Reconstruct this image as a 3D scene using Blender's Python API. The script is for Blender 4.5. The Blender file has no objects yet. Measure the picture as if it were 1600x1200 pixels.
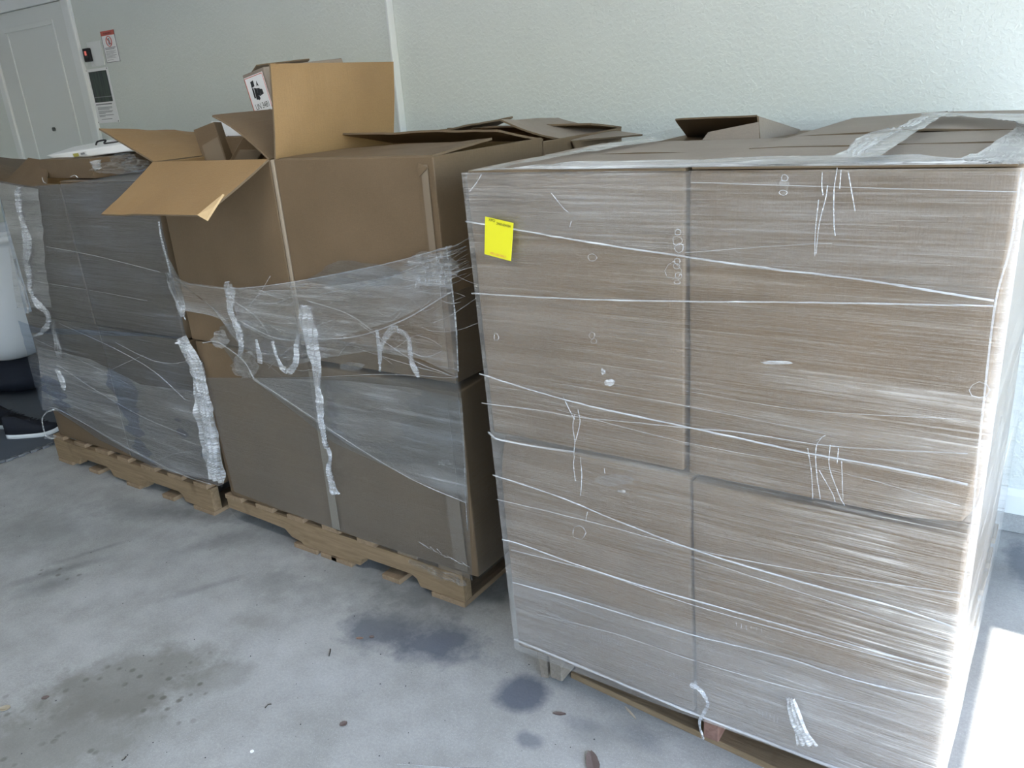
import bpy, bmesh, math, random
from mathutils import Vector, Matrix, noise
random.seed(7)
V = Vector
COL = bpy.context.scene.collection
SC = bpy.context.scene

# ---------------------------------------------------------------- camera
FPX, PITCH, ROLL, YAW, CAMH = 1279.6, 19.936, -4.435, 35.615, 1.5211
p_, r_, y_ = map(math.radians, (PITCH, ROLL, YAW))
FW = V((-math.sin(y_)*math.cos(p_), math.cos(y_)*math.cos(p_), -math.sin(p_)))
RT0 = FW.cross(V((0, 0, 1))).normalized(); UP0 = RT0.cross(FW)
RT = RT0*math.cos(r_) + UP0*math.sin(r_); UP = -RT0*math.sin(r_) + UP0*math.cos(r_)
CAM = V((0, 0, CAMH))
cd = bpy.data.cameras.new('camera'); cam = bpy.data.objects.new('camera', cd); COL.objects.link(cam)
cd.sensor_fit = 'HORIZONTAL'; cd.sensor_width = 36; cd.lens = FPX*36/1600
cd.clip_start = .02; cd.clip_end = 200
M = Matrix((RT, UP, -FW)).transposed().to_4x4(); M.translation = CAM
cam.matrix_world = M
SC.camera = cam

def at(px, py, X=None, Y=None, Z=None):
    """the point of a world plane seen at a photo pixel"""
    d = FW + RT*((px-800)/FPX) - UP*((py-600)/FPX)
    if Y is not None: t = Y/d.y
    elif X is not None: t = X/d.x
    else: t = (Z-CAMH)/d.z
    return CAM + d*t

# ---------------------------------------------------------------- light
SC.view_settings.view_transform = 'Standard'; SC.view_settings.look = 'None'
SC.view_settings.gamma = 1; SC.view_settings.use_curve_mapping = False
SC.view_settings.exposure = 2.27
SC.cycles.use_denoising = True
SC.cycles.transparent_max_bounces = 16
SC.cycles.max_bounces = 10; SC.cycles.diffuse_bounces = 6
SC.cycles.sample_clamp_indirect = 8
w = bpy.data.worlds.new('sky'); SC.world = w; w.use_nodes = True
nt = w.node_tree; nt.nodes.clear()
sky = nt.nodes.new('ShaderNodeTexSky'); sky.sky_type = 'NISHITA'; sky.sun_disc = False
sky.sun_elevation = math.radians(53.9); sky.sun_rotation = math.radians(90)
bg = nt.nodes.new('ShaderNodeBackground'); bg.inputs[1].default_value = SKY_S = 0.34
out = nt.nodes.new('ShaderNodeOutputWorld')
nt.links.new(sky.outputs[0], bg.inputs[0]); nt.links.new(bg.outputs[0], out.inputs[0])

LAMP_W = 6.0
DOOR_X, DOOR_H, JAMB_Y, DOOR_Y0 = 1.30, 2.12, 2.22, -2.7     # the open garage doorway
sl = bpy.data.lights.new('sun', 'SUN'); so = bpy.data.objects.new('sun', sl); COL.objects.link(so)
sl.energy = 5.0; sl.angle = math.radians(.6); sl.color = (1, .96, .9)
sd = V((-math.cos(math.radians(53.9)), 0.03, -math.sin(math.radians(53.9))))
so.rotation_euler = sd.to_track_quat('-Z', 'Y').to_euler(); so.location = (5, 0, 6)
pl = bpy.data.lights.new('sky_portal', 'AREA'); po = bpy.data.objects.new('sky_portal', pl); COL.objects.link(po)
pl.shape = 'RECTANGLE'; pl.size = JAMB_Y-DOOR_Y0; pl.size_y = DOOR_H; pl.cycles.is_portal = True
po.location = (DOOR_X+.05, (JAMB_Y+DOOR_Y0)/2, DOOR_H/2)
po.rotation_euler = V((-1, 0, 0)).to_track_quat('-Z', 'Z').to_euler()

# ---------------------------------------------------------------- material helpers
def new_mat(name):
    m = bpy.data.materials.new(name); m.use_nodes = True
    n = m.node_tree; n.nodes.clear()
    o = n.nodes.new('ShaderNodeOutputMaterial')
    return m, n, o
class NB:
    def __init__(s, n): s.n = n; s.L = n.links.new
    def add(s, t, **k):
        d = s.n.nodes.new('ShaderNode'+t)
        for a, b in k.items(): setattr(d, a, b)
        return d
    def coord(s, scale=(1, 1, 1), rot=(0, 0, 0), loc=(0, 0, 0)):
        tc = s.add('TexCoord'); mp = s.add('Mapping')
        mp.inputs['Scale'].default_value = scale; mp.inputs['Rotation'].default_value = rot; mp.inputs['Location'].default_value = loc
        s.L(tc.outputs['Object'], mp.inputs[0]); return mp.outputs[0]
    def noise(s, vec, scale, detail=4, rough=.5, dist=0):
        d = s.add('TexNoise'); s.L(vec, d.inputs['Vector'])
        d.inputs['Scale'].default_value = scale; d.inputs['Detail'].default_value = detail
        d.inputs['Roughness'].default_value = rough; d.inputs['Distortion'].default_value = dist
        return d.outputs['Fac']
    def math(s, op, a, b=0, c=None, clamp=False):
        d = s.add('Math', operation=op); d.use_clamp = clamp
        for i, v in enumerate((a, b, c)):
            if v is None: continue
            if isinstance(v, (int, float)): d.inputs[i].default_value = v
            else: s.L(v, d.inputs[i])
        return d.outputs[0]
    def rng(s, v, a, b, c=0, d=1):
        m = s.add('MapRange'); m.clamp = True; s.L(v, m.inputs[0])
        for i, x in enumerate((a, b, c, d)): m.inputs[i+1].default_value = x
        return m.outputs[0]
    def mix(s, f, a, b, mode='MIX'):
        d = s.add('Mix', data_type='RGBA', blend_type=mode)
        for i, v in ((0, f), (6, a), (7, b)):
            if isinstance(v, (int, float)): d.inputs[i].default_value = v
            elif isinstance(v, tuple): d.inputs[i].default_value = (*v, 1)[:4]
            else: s.L(v, d.inputs[i])
        return d.outputs[2]
    def bump(s, h, st, dist=.01):
        d = s.add('Bump'); d.inputs['Strength'].default_value = st; d.inputs['Distance'].default_value = dist
        s.L(h, d.inputs['Height']); return d.outputs[0]
    def bsdf(s, col, rough=.6, spec=.3, normal=None, metal=0):
        d = s.add('BsdfPrincipled')
        if isinstance(col, tuple): d.inputs['Base Color'].default_value = (*col, 1)
        else: s.L(col, d.inputs['Base Color'])
        if isinstance(rough, (int, float)): d.inputs['Roughness'].default_value = rough
        else: s.L(rough, d.inputs['Roughness'])
        d.inputs['Specular IOR Level'].default_value = spec; d.inputs['Metallic'].default_value = metal
        if normal is not None: s.L(normal, d.inputs['Normal'])
        return d.outputs[0]

def simple(name, col, rough=.6, spec=.3, grain=0, metal=0, gs=200):
    m, n, o = new_mat(name); b = NB(n); nr = None; c = col
    if grain:
        f = b.noise(b.coord(), gs, 4); nr = b.bump(f, grain, .002)
        c = b.mix(b.noise(b.coord(), gs*.1, 3), tuple(x*.88 for x in col), tuple(min(1, x*1.1) for x in col))
    b.L(b.bsdf(c, rough, spec, nr, metal), o.inputs[0]); return m

def card_mat(name, c1, c2, flute=True):
    m, n, o = new_mat(name); b = NB(n)
    v = b.coord()
    big = b.noise(v, 5, 4); fine = b.noise(v, 260, 3); fib = b.noise(b.coord((14, 14, 160)), 3, 3)
    flu = b.noise(b.coord((110, 110, 2)), 2, 1)
    col = b.mix(b.rng(big, .3, .7), c1, c2)
    col = b.mix(b.math('MULTIPLY', b.rng(fine, .35, .65), .16), col, tuple(x*.6 for x in c1))
    col = b.mix(b.math('MULTIPLY', b.rng(fib, .45, .75), .14), col, tuple(min(1, x*1.25) for x in c2))
    h = b.math('ADD', b.math('MULTIPLY', fine, .3), b.math('ADD', b.math('MULTIPLY', flu, .5), big))
    b.L(b.bsdf(col, .58, .42, b.bump(h, .25, .004)), o.inputs[0]); return m

def film_mat(name, base, streak, rot=3, col=(.80, .84, .88), rough=.28, bump=.5, freq=1.0, gloss=.10, patch=.5, tint=(.97, .975, .98), fres=.35, thr=.50, glint=None):
    m, n, o = new_mat(name); b = NB(n)
    R1 = (0, math.radians(rot), 0); R2 = (0, math.radians(-rot*.6), 0)
    n1 = b.noise(b.coord((1.6, 1.6, 70*freq), R1), 2, 5, .65)
    n2 = b.noise(b.coord((1.0, 1.0, 190*freq), R2), 2, 3, .6)
    n3 = b.noise(b.coord((.8, .8, 14*freq), R1), 2, 3)
    pt = b.noise(b.coord((1, 1, 1.6)), 3.2, 4, .6)
    s1 = b.rng(n1, thr, thr+.24); s2 = b.rng(n2, thr+.05, thr+.28)
    a = b.math('ADD', b.math('MULTIPLY', s1, streak), b.math('MULTIPLY', s2, streak*.7))
    a = b.math('ADD', a, b.math('MULTIPLY', b.rng(n3, .45, .7), streak*.45))
    a = b.math('MULTIPLY', a, b.rng(pt, .3, .7, 1-patch, 1+patch))
    if glint:                                # whiter streaks towards one corner, painting in glints of light on the film
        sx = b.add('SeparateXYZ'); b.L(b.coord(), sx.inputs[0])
        g = b.math('MULTIPLY', b.rng(sx.outputs[0], glint[0], glint[1]), b.rng(sx.outputs[2], glint[2], glint[3]))
        g = b.math('MULTIPLY', g, b.rng(pt, .3, .65)); a = b.math('MULTIPLY', a, b.math('ADD', 1, b.math('MULTIPLY', g, glint[4])))
    a = b.math('ADD', a, b.math('MULTIPLY', b.rng(pt, .35, .7, .6, 1.4), base), clamp=True)
    h = b.math('ADD', n1, b.math('MULTIPLY', n2, .4)); h = b.math('ADD', h, n3)
    nr = b.bump(h, bump, .006)
    sh = b.bsdf(col, rough, .5, nr)
    tr = b.add('BsdfTransparent'); tr.inputs[0].default_value = (*tint, 1)
    mx = b.add('MixShader'); b.L(a, mx.inputs[0]); b.L(tr.outputs[0], mx.inputs[1]); b.L(sh, mx.inputs[2])
    gl = b.add('BsdfGlossy'); gl.inputs['Roughness'].default_value = rough*.8; b.L(nr, gl.inputs['Normal'])
    fr = b.add('Fresnel'); fr.inputs[0].default_value = 1.5; b.L(nr, fr.inputs['Normal'])
    m2 = b.add('MixShader'); b.L(b.math('ADD', b.math('MULTIPLY', fr.outputs[0], fres), gloss*.06, clamp=True), m2.inputs[0])
    b.L(mx.outputs[0], m2.inputs[1]); b.L(gl.outputs[0], m2.inputs[2])
    b.L(m2.outputs[0], o.inputs[0]); return m

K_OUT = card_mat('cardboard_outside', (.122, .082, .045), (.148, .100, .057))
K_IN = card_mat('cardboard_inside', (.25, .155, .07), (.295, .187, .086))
K_EDGE = simple('cardboard_edge', (.15, .11, .07), .8, .2, .3)
K_PALE = simple('bare_torn_board', (.50, .36, .20), .8, .2, .3)
K_GREY = card_mat('greyish_cardboard', (.235, .195, .158), (.27, .225, .185))  # lightened so lids carry reflected light and film haze in their colour
TAPE = simple('clear_tape', (.20, .155, .11), .25, .5)
TAPE_L = simple('pale_tape', (.24, .20, .15), .3, .5)
WHITE = simple('white_paper', (.80, .81, .82), .55, .3)
BLACK = simple('black_print', (.012, .013, .016), .5, .3)
REDP = simple('red_print', (.55, .13, .10), .5, .3)
GREYP = simple('grey_print', (.22, .23, .25), .5, .3)
YELLOW = simple('yellow_sticker', (.60, .57, .02), .45, .4)
FILM1 = film_mat('stretch_film', .03, .20, 2.5, (.72, .68, .62), bump=.6, fres=.45, rough=.34, thr=.515, glint=(.08, .42, 1.0, .65, 3.5))
FILM_OV = film_mat('second_film_layer', .02, .17, 9, (.66, .67, .68), bump=.5, freq=1.3)
FILM_TOP = film_mat('gathered_film', .30, .38, 0, (.84, .87, .88), freq=2, bump=.8)
FILM_VEIL = film_mat('crossing_film', .02, .42, 12, (.66, .68, .70), freq=.55, bump=.9, patch=.8, thr=.54, fres=.3)
FILM_LOW = film_mat('thin_film', .0, .04, 8, (.60, .61, .62), freq=1.2, bump=.4, tint=(.84, .87, .90), fres=.2)
FILM3 = film_mat('bluish_film', .01, .16, 8, (.42, .49, .64), freq=.5, bump=.9, patch=.9, tint=(.66, .74, .86), fres=.16, thr=.54)
ROPE = film_mat('twisted_film', .20, .60, 40, (.80, .83, .86), rough=.2, freq=1, bump=1, gloss=.3)
ROPE_T = film_mat('thin_strand_film', .16, .25, 40, (.78, .80, .82), rough=.25, freq=1, bump=.6)

def wood_mat(name, c1, c2, axis='X'):
    m, n, o = new_mat(name); b = NB(n)
    sc = {'X': (2, 22, 22), 'Y': (22, 2, 22)}[axis]
    g = b.noise(b.coord(sc), 3, 6, .6, 1.2); k = b.noise(b.coord(), 9, 3)
    col = b.mix(b.rng(g, .3, .7), c1, c2)
    col = b.mix(b.math('MULTIPLY', b.rng(k, .6, .75), .6), col, tuple(x*.45 for x in c1))
    b.L(b.bsdf(col, .8, .2, b.bump(g, .4, .004)), o.inputs[0]); return m
WOOD_X = wood_mat('pallet_wood', (.17, .12, .07), (.25, .18, .11), 'X')
WOOD_Y = wood_mat('pallet_wood_across', (.19, .135, .085), (.27, .195, .125), 'Y')
WOOD_G = wood_mat('weathered_wood', (.16, .14, .115), (.24, .21, .175), 'Y')
WOOD_R = wood_mat('reddish_wood', (.16, .09, .07), (.24, .14, .11), 'Y')

# ---------------------------------------------------------------- object helpers
def tag(o, label=None, cat=None, group=None, kind=None):
    if label: o['label'] = label
    if cat: o['category'] = cat
    if group: o['group'] = group
    if kind: o['kind'] = kind
    return o
def empty(name, loc, label, cat, group=None):
    o = bpy.data.objects.new(name, None); COL.objects.link(o); o.location = loc
    o.empty_display_size = .1
    return tag(o, label, cat, group)
def world_loc(o):
    l = V((0, 0, 0))
    while o: l = l + V(o.location); o = o.parent
    return l
def mesh(name, vs, fs, mats, parent=None, idx=None, smooth=False, origin=None):
    if not isinstance(mats, (list, tuple)): mats = [mats]
    off = world_loc(parent) if parent else V((0, 0, 0))
    org = V(origin) if origin is not None else off
    me = bpy.data.meshes.new(name); me.from_pydata([tuple(V(v)-org) for v in vs], [], fs)
    for m in mats: me.materials.append(m)
    if idx: me.polygons.foreach_set('material_index', idx)
    me.polygons.foreach_set('use_smooth', [smooth]*len(me.polygons)); me.update()
    o = bpy.data.objects.new(name, me); COL.objects.link(o)
    o.location = org-off
    if parent: o.parent = parent
    return o
def bevel(o, wd=.004, seg=2, ang=35):
    b = o.modifiers.new('bevel', 'BEVEL'); b.width = wd; b.segments = seg; b.limit_method = 'ANGLE'; b.angle_limit = math.radians(ang)
    return o
class MB:
    def __init__(s): s.v = []; s.f = []; s.i = []
    def box(s, a, b, mi=0):
        k = len(s.v); x0, y0, z0 = a; x1, y1, z1 = b
        s.v += [V((x, y, z)) for z in (z0, z1) for x, y in ((x0, y0), (x1, y0), (x1, y1), (x0, y1))]
        for q in ((3, 2, 1, 0), (4, 5, 6, 7), (0, 1, 5, 4), (1, 2, 6, 5), (2, 3, 7, 6), (3, 0, 4, 7)):
            s.f.append([k+t for t in q]); s.i.append(mi)
    def prism(s, poly, d, mi=0):
        """poly = list of Vectors (a flat outline), d = extrusion vector"""
        k = len(s.v); n = len(poly); s.v += [V(p) for p in poly]+[V(p)+d for p in poly]
        s.f.append([k+t for t in range(n)][::-1]); s.f.append([k+n+t for t in range(n)]); s.i += [mi, mi]
        for t in range(n): s.f.append([k+t, k+(t+1) % n, k+n+(t+1) % n, k+n+t]); s.i.append(mi)
    def hexa(s, c, mi=0):
        k = len(s.v); s.v += [V(p) for p in c]
        for q in ((3, 2, 1, 0), (4, 5, 6, 7), (0, 1, 5, 4), (1, 2, 6, 5), (2, 3, 7, 6), (3, 0, 4, 7)):
            s.f.append([k+t for t in q]); s.i.append(mi)
    def tube(s, pts, r, sides=6, mi=0, closed=False):
        pts = [V(p) for p in pts]; n = len(pts); k = len(s.v)
        for i, p in enumerate(pts):
            a = pts[(i-1) % n] if (closed or i) else pts[0]; c = pts[(i+1) % n] if (closed or i < n-1) else pts[-1]
            t = (c-a).normalized(); u = t.cross(V((0, 1, 0)))
            if u.length < .1: u = t.cross(V((0, 0, 1)))
            u.normalize(); w_ = t.cross(u); rr = r[i] if isinstance(r, (list, tuple)) else r
            for j in range(sides):
                g = 2*math.pi*j/sides; s.v.append(p+u*rr*math.cos(g)+w_*rr*math.sin(g))
        for i in range(n if closed else n-1):
            for j in range(sides):
                a = k+i*sides+j; b = k+i*sides+(j+1) % sides; i2 = (i+1) % n
                s.f.append([a, b, k+i2*sides+(j+1) % sides, k+i2*sides+j]); s.i.append(mi)
        if not closed:
            s.f.append([k+j for j in range(sides)][::-1]); s.f.append([k+(n-1)*sides+j for j in range(sides)]); s.i += [mi, mi]
    def lathe(s, prof, c, sides=32, mi=0):
        k = len(s.v)
        for r, z in prof:
            for j in range(sides):
                g = 2*math.pi*j/sides; s.v.append(V((c[0]+r*math.cos(g), c[1]+r*math.sin(g), c[2]+z)))
        for i in range(len(prof)-1):
            for j in range(sides):
                s.f.append([k+i*sides+j, k+i*sides+(j+1) % sides, k+(i+1)*sides+(j+1) % sides, k+(i+1)*sides+j]); s.i.append(mi)
    def make(s, name, mats, parent=None, smooth=False, origin=None):
        return mesh(name, s.v, s.f, mats, parent, s.i, smooth, origin)

def smooth_path(pts, n=8):
    """Catmull-Rom"""
    pts = [V(p) for p in pts]; P = [pts[0]*2-pts[1]]+pts+[pts[-1]*2-pts[-2]]; o = []
    for i in range(1, len(P)-2):
        a, b, c, d = P[i-1:i+3]
        for k in range(n):
            t = k/n; o.append(.5*((2*b)+(c-a)*t+(2*a-5*b+4*c-d)*t*t+(3*b-a-3*c+d)*t**3))
    o.append(pts[-1]); return o
def fbm(p, s=1.0, seed=0):
    q = V(p)*s+V((seed*7.3, seed*3.1, seed*5.7)); return noise.noise(q)+.5*noise.noise(q*2.1)+.25*noise.noise(q*4.3)

def carton_body(name, c, parent, mat=None, bulge=.006, n=10, seed=0, rough=.0025, crush=()):
    """closed box from 8 corners (bottom 4 ccw from front-left, then top 4), skin slightly bulged and dented"""
    c = [V(p) for p in c]; mat = mat or K_OUT
    ctr = sum(c, V((0, 0, 0)))/8
    key = {}; vs = []; fs = []
    def P(i, j, k):
        if (i, j, k) in key: return key[i, j, k]
        u, v, w_ = i/n, j/n, k/n
        lo = (c[0]*(1-u)+c[1]*u)*(1-v)+(c[3]*(1-u)+c[2]*u)*v
        hi = (c[4]*(1-u)+c[5]*u)*(1-v)+(c[7]*(1-u)+c[6]*u)*v
        p = lo*(1-w_)+hi*w_
        sx = math.sin(math.pi*u); sy = math.sin(math.pi*v); sz = math.sin(math.pi*w_)
        d = V((0, 0, 0))
        if j in (0, n): d.y += (-1 if j == 0 else 1)*(bulge*sx*sz + rough*fbm(p, 6, seed)*(sx*sz)**.5)
        if i in (0, n): d.x += (-1 if i == 0 else 1)*(bulge*sy*sz + rough*fbm(p, 6, seed+1)*(sy*sz)**.5)
        if k == n: d.z += rough*fbm(p, 5, seed+2)*(sx*sy)**.5
        d += V((fbm(p, 9, seed+3), fbm(p, 9, seed+4), 0))*.0016
        for (cc, rad, push) in crush:
            q = (p-V(cc)).length
            if q < rad: d += V(push)*(1-q/rad)**1.5 + V((fbm(p, 30, 5), fbm(p, 30, 6), fbm(p, 30, 7)))*.006*(1-q/rad)
        key[i, j, k] = len(vs); vs.append(p+d); return key[i, j, k]
    for a in range(n):
        for b in range(n):
            fs.append([P(a, 0, b), P(a+1, 0, b), P(a+1, 0, b+1), P(a, 0, b+1)])
            fs.append([P(a+1, n, b), P(a, n, b), P(a, n, b+1), P(a+1, n, b+1)])
            fs.append([P(0, a+1, b), P(0, a, b), P(0, a, b+1), P(0, a+1, b+1)])
            fs.append([P(n, a, b), P(n, a+1, b), P(n, a+1, b+1), P(n, a, b+1)])
            fs.append([P(a, b+1, 0), P(a+1, b+1, 0), P(a+1, b, 0), P(a, b, 0)])
            fs.append([P(a, b, n), P(a+1, b, n), P(a+1, b+1, n), P(a, b+1, n)])
    o = mesh(name, vs, fs, mat, parent, smooth=True); bevel(o, .006, 2, 50)
    try: o.data.shade_smooth()
    except Exception: pass
    return o
def slab(name, P00, P10, P11, P01, t, parent, mats, nu=14, nv=8, wob=.004, bend=0, seed=0, free=None, ragged=0, curl=None):
    """a board from 4 corners; mats = (side the normal points to, other side, edge). P00-P10 is the hinge"""
    P00, P10, P11, P01 = map(V, (P00, P10, P11, P01)); nrm = (P10-P00).cross(P01-P00).normalized()
    A = []; B = []
    for j in range(nv+1):
        for i in range(nu+1):
            u, v = i/nu, j/nv
            if ragged and j == nv: v += ragged*random.uniform(-1, .3)/max((P01-P00).length, .01)
            p = (P00*(1-u)+P10*u)*(1-v)+(P01*(1-u)+P11*u)*v
            p = p+nrm*(wob*fbm(p, 5, seed)*v + bend*math.sin(math.pi*min(v, 1))*1.0)
            if curl:
                e = max(0, (u-curl[0])/(1-curl[0]))*max(0, (v-curl[1])/(1-curl[1])); p = p+V(curl[2])*e
            A.append(p+nrm*t/2); B.append(p-nrm*t/2)
    W = nu+1; K = len(A); fs = []; ix = []
    for j in range(nv):
        for i in range(nu):
            a = j*W+i; fs.append([a, a+1, a+1+W, a+W]); ix.append(0)
            fs.append([K+a+W, K+a+1+W, K+a+1, K+a]); ix.append(1)
    ed = [(i, i+1) for i in range(nu)]+[(nu+j*W, nu+(j+1)*W) for j in range(nv)]+[(nv*W+i+1, nv*W+i) for i in range(nu)][::-1]+[((j+1)*W, j*W) for j in range(nv)]
    for a, b in ed: fs.append([b, a, K+a, K+b]); ix.append(2)
    return mesh(name, A+B, fs, list(mats), parent, ix, smooth=False)
FL_OUT = (K_OUT, K_IN, K_EDGE); FL_IN = (K_IN, K_OUT, K_EDGE)

def sheet(name, f, nu, nv, mat, parent):
    vs = [V(f(i/nu, j/nv)) for j in range(nv+1) for i in range(nu+1)]; W = nu+1
    return mesh(name, vs, [[j*W+i, j*W+i+1, (j+1)*W+i+1, (j+1)*W+i] for j in range(nv) for i in range(nu)], mat, parent, smooth=True)
def along(pts, t):
    """arc-length point of a polyline of pixel pairs"""
    L = [0]
    for a, b in zip(pts, pts[1:]): L.append(L[-1]+math.hypot(b[0]-a[0], b[1]-a[1]))
    d = t*L[-1]
    for i in range(len(pts)-1):
        if d <= L[i+1] or i == len(pts)-2:
            k = (d-L[i])/max(L[i+1]-L[i], 1e-6); return (pts[i][0]*(1-k)+pts[i+1][0]*k, pts[i][1]*(1-k)+pts[i+1][1]*k)
def px_sheet(name, top, bot, Y, mat, parent, nu=60, nv=24, amp=.003, seed=0, sc=(4, 4, 30)):
    def f(u, v):
        a = along(top, u); b = along(bot, u); p = at(a[0]*(1-v)+b[0]*v, a[1]*(1-v)+b[1]*v, Y=Y)
        q = V((p.x*sc[0], p.z*sc[1], seed)); r = V((p.x*sc[0]*.6, p.z*sc[2], seed+4))
        p.y += amp*(noise.noise(q)*1.2+noise.noise(r)*.5) - amp*.6
        return p
    return sheet(name, f, nu, nv, mat, parent)
def strand(pxs, Y, r, parent, mat=None, name='film_strand', n=6, jit=.0006, bow=0):
    """a twisted string of film lying on the face at depth Y"""
    pts = smooth_path([at(x, y, Y=Y) for x, y in pxs], n); m = MB(); N = len(pts); rr = []
    for i, p in enumerate(pts):
        p.y += -bow*math.sin(math.pi*i/(N-1)); p.z += jit*fbm(p, 40, 1); p.y += jit*fbm(p, 40, 2)
        rr.append(r*(1+.35*noise.noise(p*60)))
    m.tube(pts, rr, 6); return m.make(name, mat or ROPE, parent, smooth=True)
def ribbon(pts, wid, parent, mat=None, name='torn_film_strip', nu=12, n=18, crump=.008, seed=0, side=V((1, 0, 0)), freq=22):
    """crumpled band of film running through world points"""
    path = smooth_path(pts, n); N = len(path); vs = []
    for i, p in enumerate(path):
        t = (path[min(i+1, N-1)]-path[max(i-1, 0)]).normalized(); s = (side-t*side.dot(t)).normalized(); nn = t.cross(s)
        wv = wid[min(int(i/(N-1)*(len(wid)-1)), len(wid)-2)] if isinstance(wid, (list, tuple)) else wid
        if isinstance(wid, (list, tuple)):
            k = i/(N-1)*(len(wid)-1); a = min(int(k), len(wid)-2); wv = wid[a]+(wid[a+1]-wid[a])*(k-a)
        for j in range(nu+1):
            u = j/nu-.5; q = p+s*wv*u
            qs = V((q.x, q.y, q.z*.4)); fold = math.sin(u*math.pi*6+fbm(p, 9, seed)*2.5)*crump*.7
            q = q+nn*(fold+crump*fbm(qs, freq, seed)) + s*crump*.7*fbm(V((0, 0, q.z)), freq*.7, seed+1)
            vs.append(q)
    W = nu+1
    return mesh(name, vs, [[i*W+j, i*W+j+1, (i+1)*W+j+1, (i+1)*W+j] for i in range(N-1) for j in range(nu)], mat or ROPE, parent, smooth=True)
def rect8(x0, x1, y0, y1, z0, z1, fx0=0, fx1=0):
    """corner list; fx0/fx1 shift the bottom left/right edges in x"""
    return [(x0+fx0, y0, z0), (x1+fx1, y0, z0), (x1+fx1, y1, z0), (x0+fx0, y1, z0), (x0, y0, z1), (x1, y0, z1), (x1, y1, z1), (x0, y1, z1)]
def text(name, s, origin, xdir, ydir, size, mat, parent, width=None, ext=.0003):
    cu = bpy.data.curves.new(name, 'FONT'); cu.body = s; cu.size = 1; cu.extrude = 0
    to = bpy.data.objects.new(name, cu); COL.objects.link(to); bpy.context.view_layer.update()
    dg = bpy.context.evaluated_depsgraph_get(); me0 = bpy.data.meshes.new_from_object(to.evaluated_get(dg))
    vs = [v.co.copy() for v in me0.vertices]; fs = [list(p.vertices) for p in me0.polygons]
    bpy.data.objects.remove(to); wd = max(v.x for v in vs)-min(v.x for v in vs)
    sx = size if width is None else width/wd
    xd, yd = V(xdir).normalized(), V(ydir).normalized(); nn = xd.cross(yd)
    return mesh(name, [V(origin)+xd*v.x*sx+yd*v.y*size+nn*ext for v in vs], fs, mat, parent)

# ---------------------------------------------------------------- the garage
def wall_mat():
    m, n, o = new_mat('painted_drywall'); b = NB(n); v = b.coord()
    h = b.rng(b.noise(v, 62, 4, .55, .6), .46, .60); h2 = b.noise(v, 160, 3)
    col = b.mix(b.rng(b.noise(v, 1.2, 3), .3, .7), (.61, .65, .62), (.65, .69, .66))
    b.L(b.bsdf(col, .6, .3, b.bump(b.math('ADD', h, b.math('MULTIPLY', h2, .35)), .28, .006)), o.inputs[0]); return m
WALL = wall_mat()
WALL_D = simple('unpainted_board', (.60, .60, .58), .8, .2)
TRIM = simple('white_trim_paint', (.70, .73, .73), .4, .4)
YW = 2.88; XJ = -2.539
CEIL = 2.95; XL = -6.7; YF = -3.3; XR = DOOR_X+.2
m = MB()                                              # back wall with its shallow jog
m.prism([V((XL, YW-.03, 0)), V((XJ, YW-.03, 0)), V((XJ, YW+.005, 0)), V((XR, YW+.005, 0)), V((XR, YW+.2, 0)), V((XL, YW+.2, 0))], V((0, 0, CEIL)))
wb = bevel(m.make('wall_back', WALL), .004, 2); tag(wb, kind='structure')
def S(name, a, b, mat, kind='structure'):
    m = MB(); m.box(a, b); return tag(m.make(name, mat), kind=kind)
S('wall_left', (XL-.15, YF, 0), (XL, YW+.2, CEIL), WALL_D)
S('wall_front', (XL, YF-.15, 0), (XR, YF, CEIL), WALL_D)
m = MB(); m.box((DOOR_X, JAMB_Y, 0), (XR, YW+.006, CEIL)); m.box((DOOR_X, YF, 0), (XR, DOOR_Y0, CEIL)); m.box((DOOR_X, DOOR_Y0, DOOR_H), (XR, JAMB_Y, CEIL))
tag(m.make('wall_right', WALL), kind='structure')
S('ceiling', (XL-.15, YF-.15, CEIL), (XR, YW+.2, CEIL+.1), WALL_D)
t = tag(empty('ceiling_light', (-1.9, .2, CEIL), 'white batten light fixed to the garage ceiling above the floor', 'light'))
m = MB(); m.box((-2.5, .12, CEIL-.05), (-1.3, .28, CEIL-.001)); bevel(m.make('light_housing', simple('white_enamel', (.8, .8, .8), .4), t), .008)
la = bpy.data.lights.new('lamp_tube', 'AREA'); lo_ = bpy.data.objects.new('lamp_tube', la); COL.objects.link(lo_); lo_.parent = t
la.shape = 'RECTANGLE'; la.size = 1.15; la.size_y = .14; la.energy = LAMP_W; la.color = (1, .98, .95); lo_.location = (0, 0, -.056)
# corner bead, baseboard and concrete curb
m = MB(); m.box((XJ-.004, YW-.036, .07), (XJ+.008, YW+.004, CEIL)); tag(bevel(m.make('trim_1', TRIM), .003), kind='structure')
m = MB()
prof = [(0, .07), (-.016, .07), (-.016, .135), (-.011, .15), (-.006, .157), (0, .16)]
m.prism([V((XJ+.012, YW+.004+a, z)) for a, z in prof], V((DOOR_X-XJ-.012, 0, 0))); tag(m.make('baseboard_back', TRIM), kind='structure')

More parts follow.
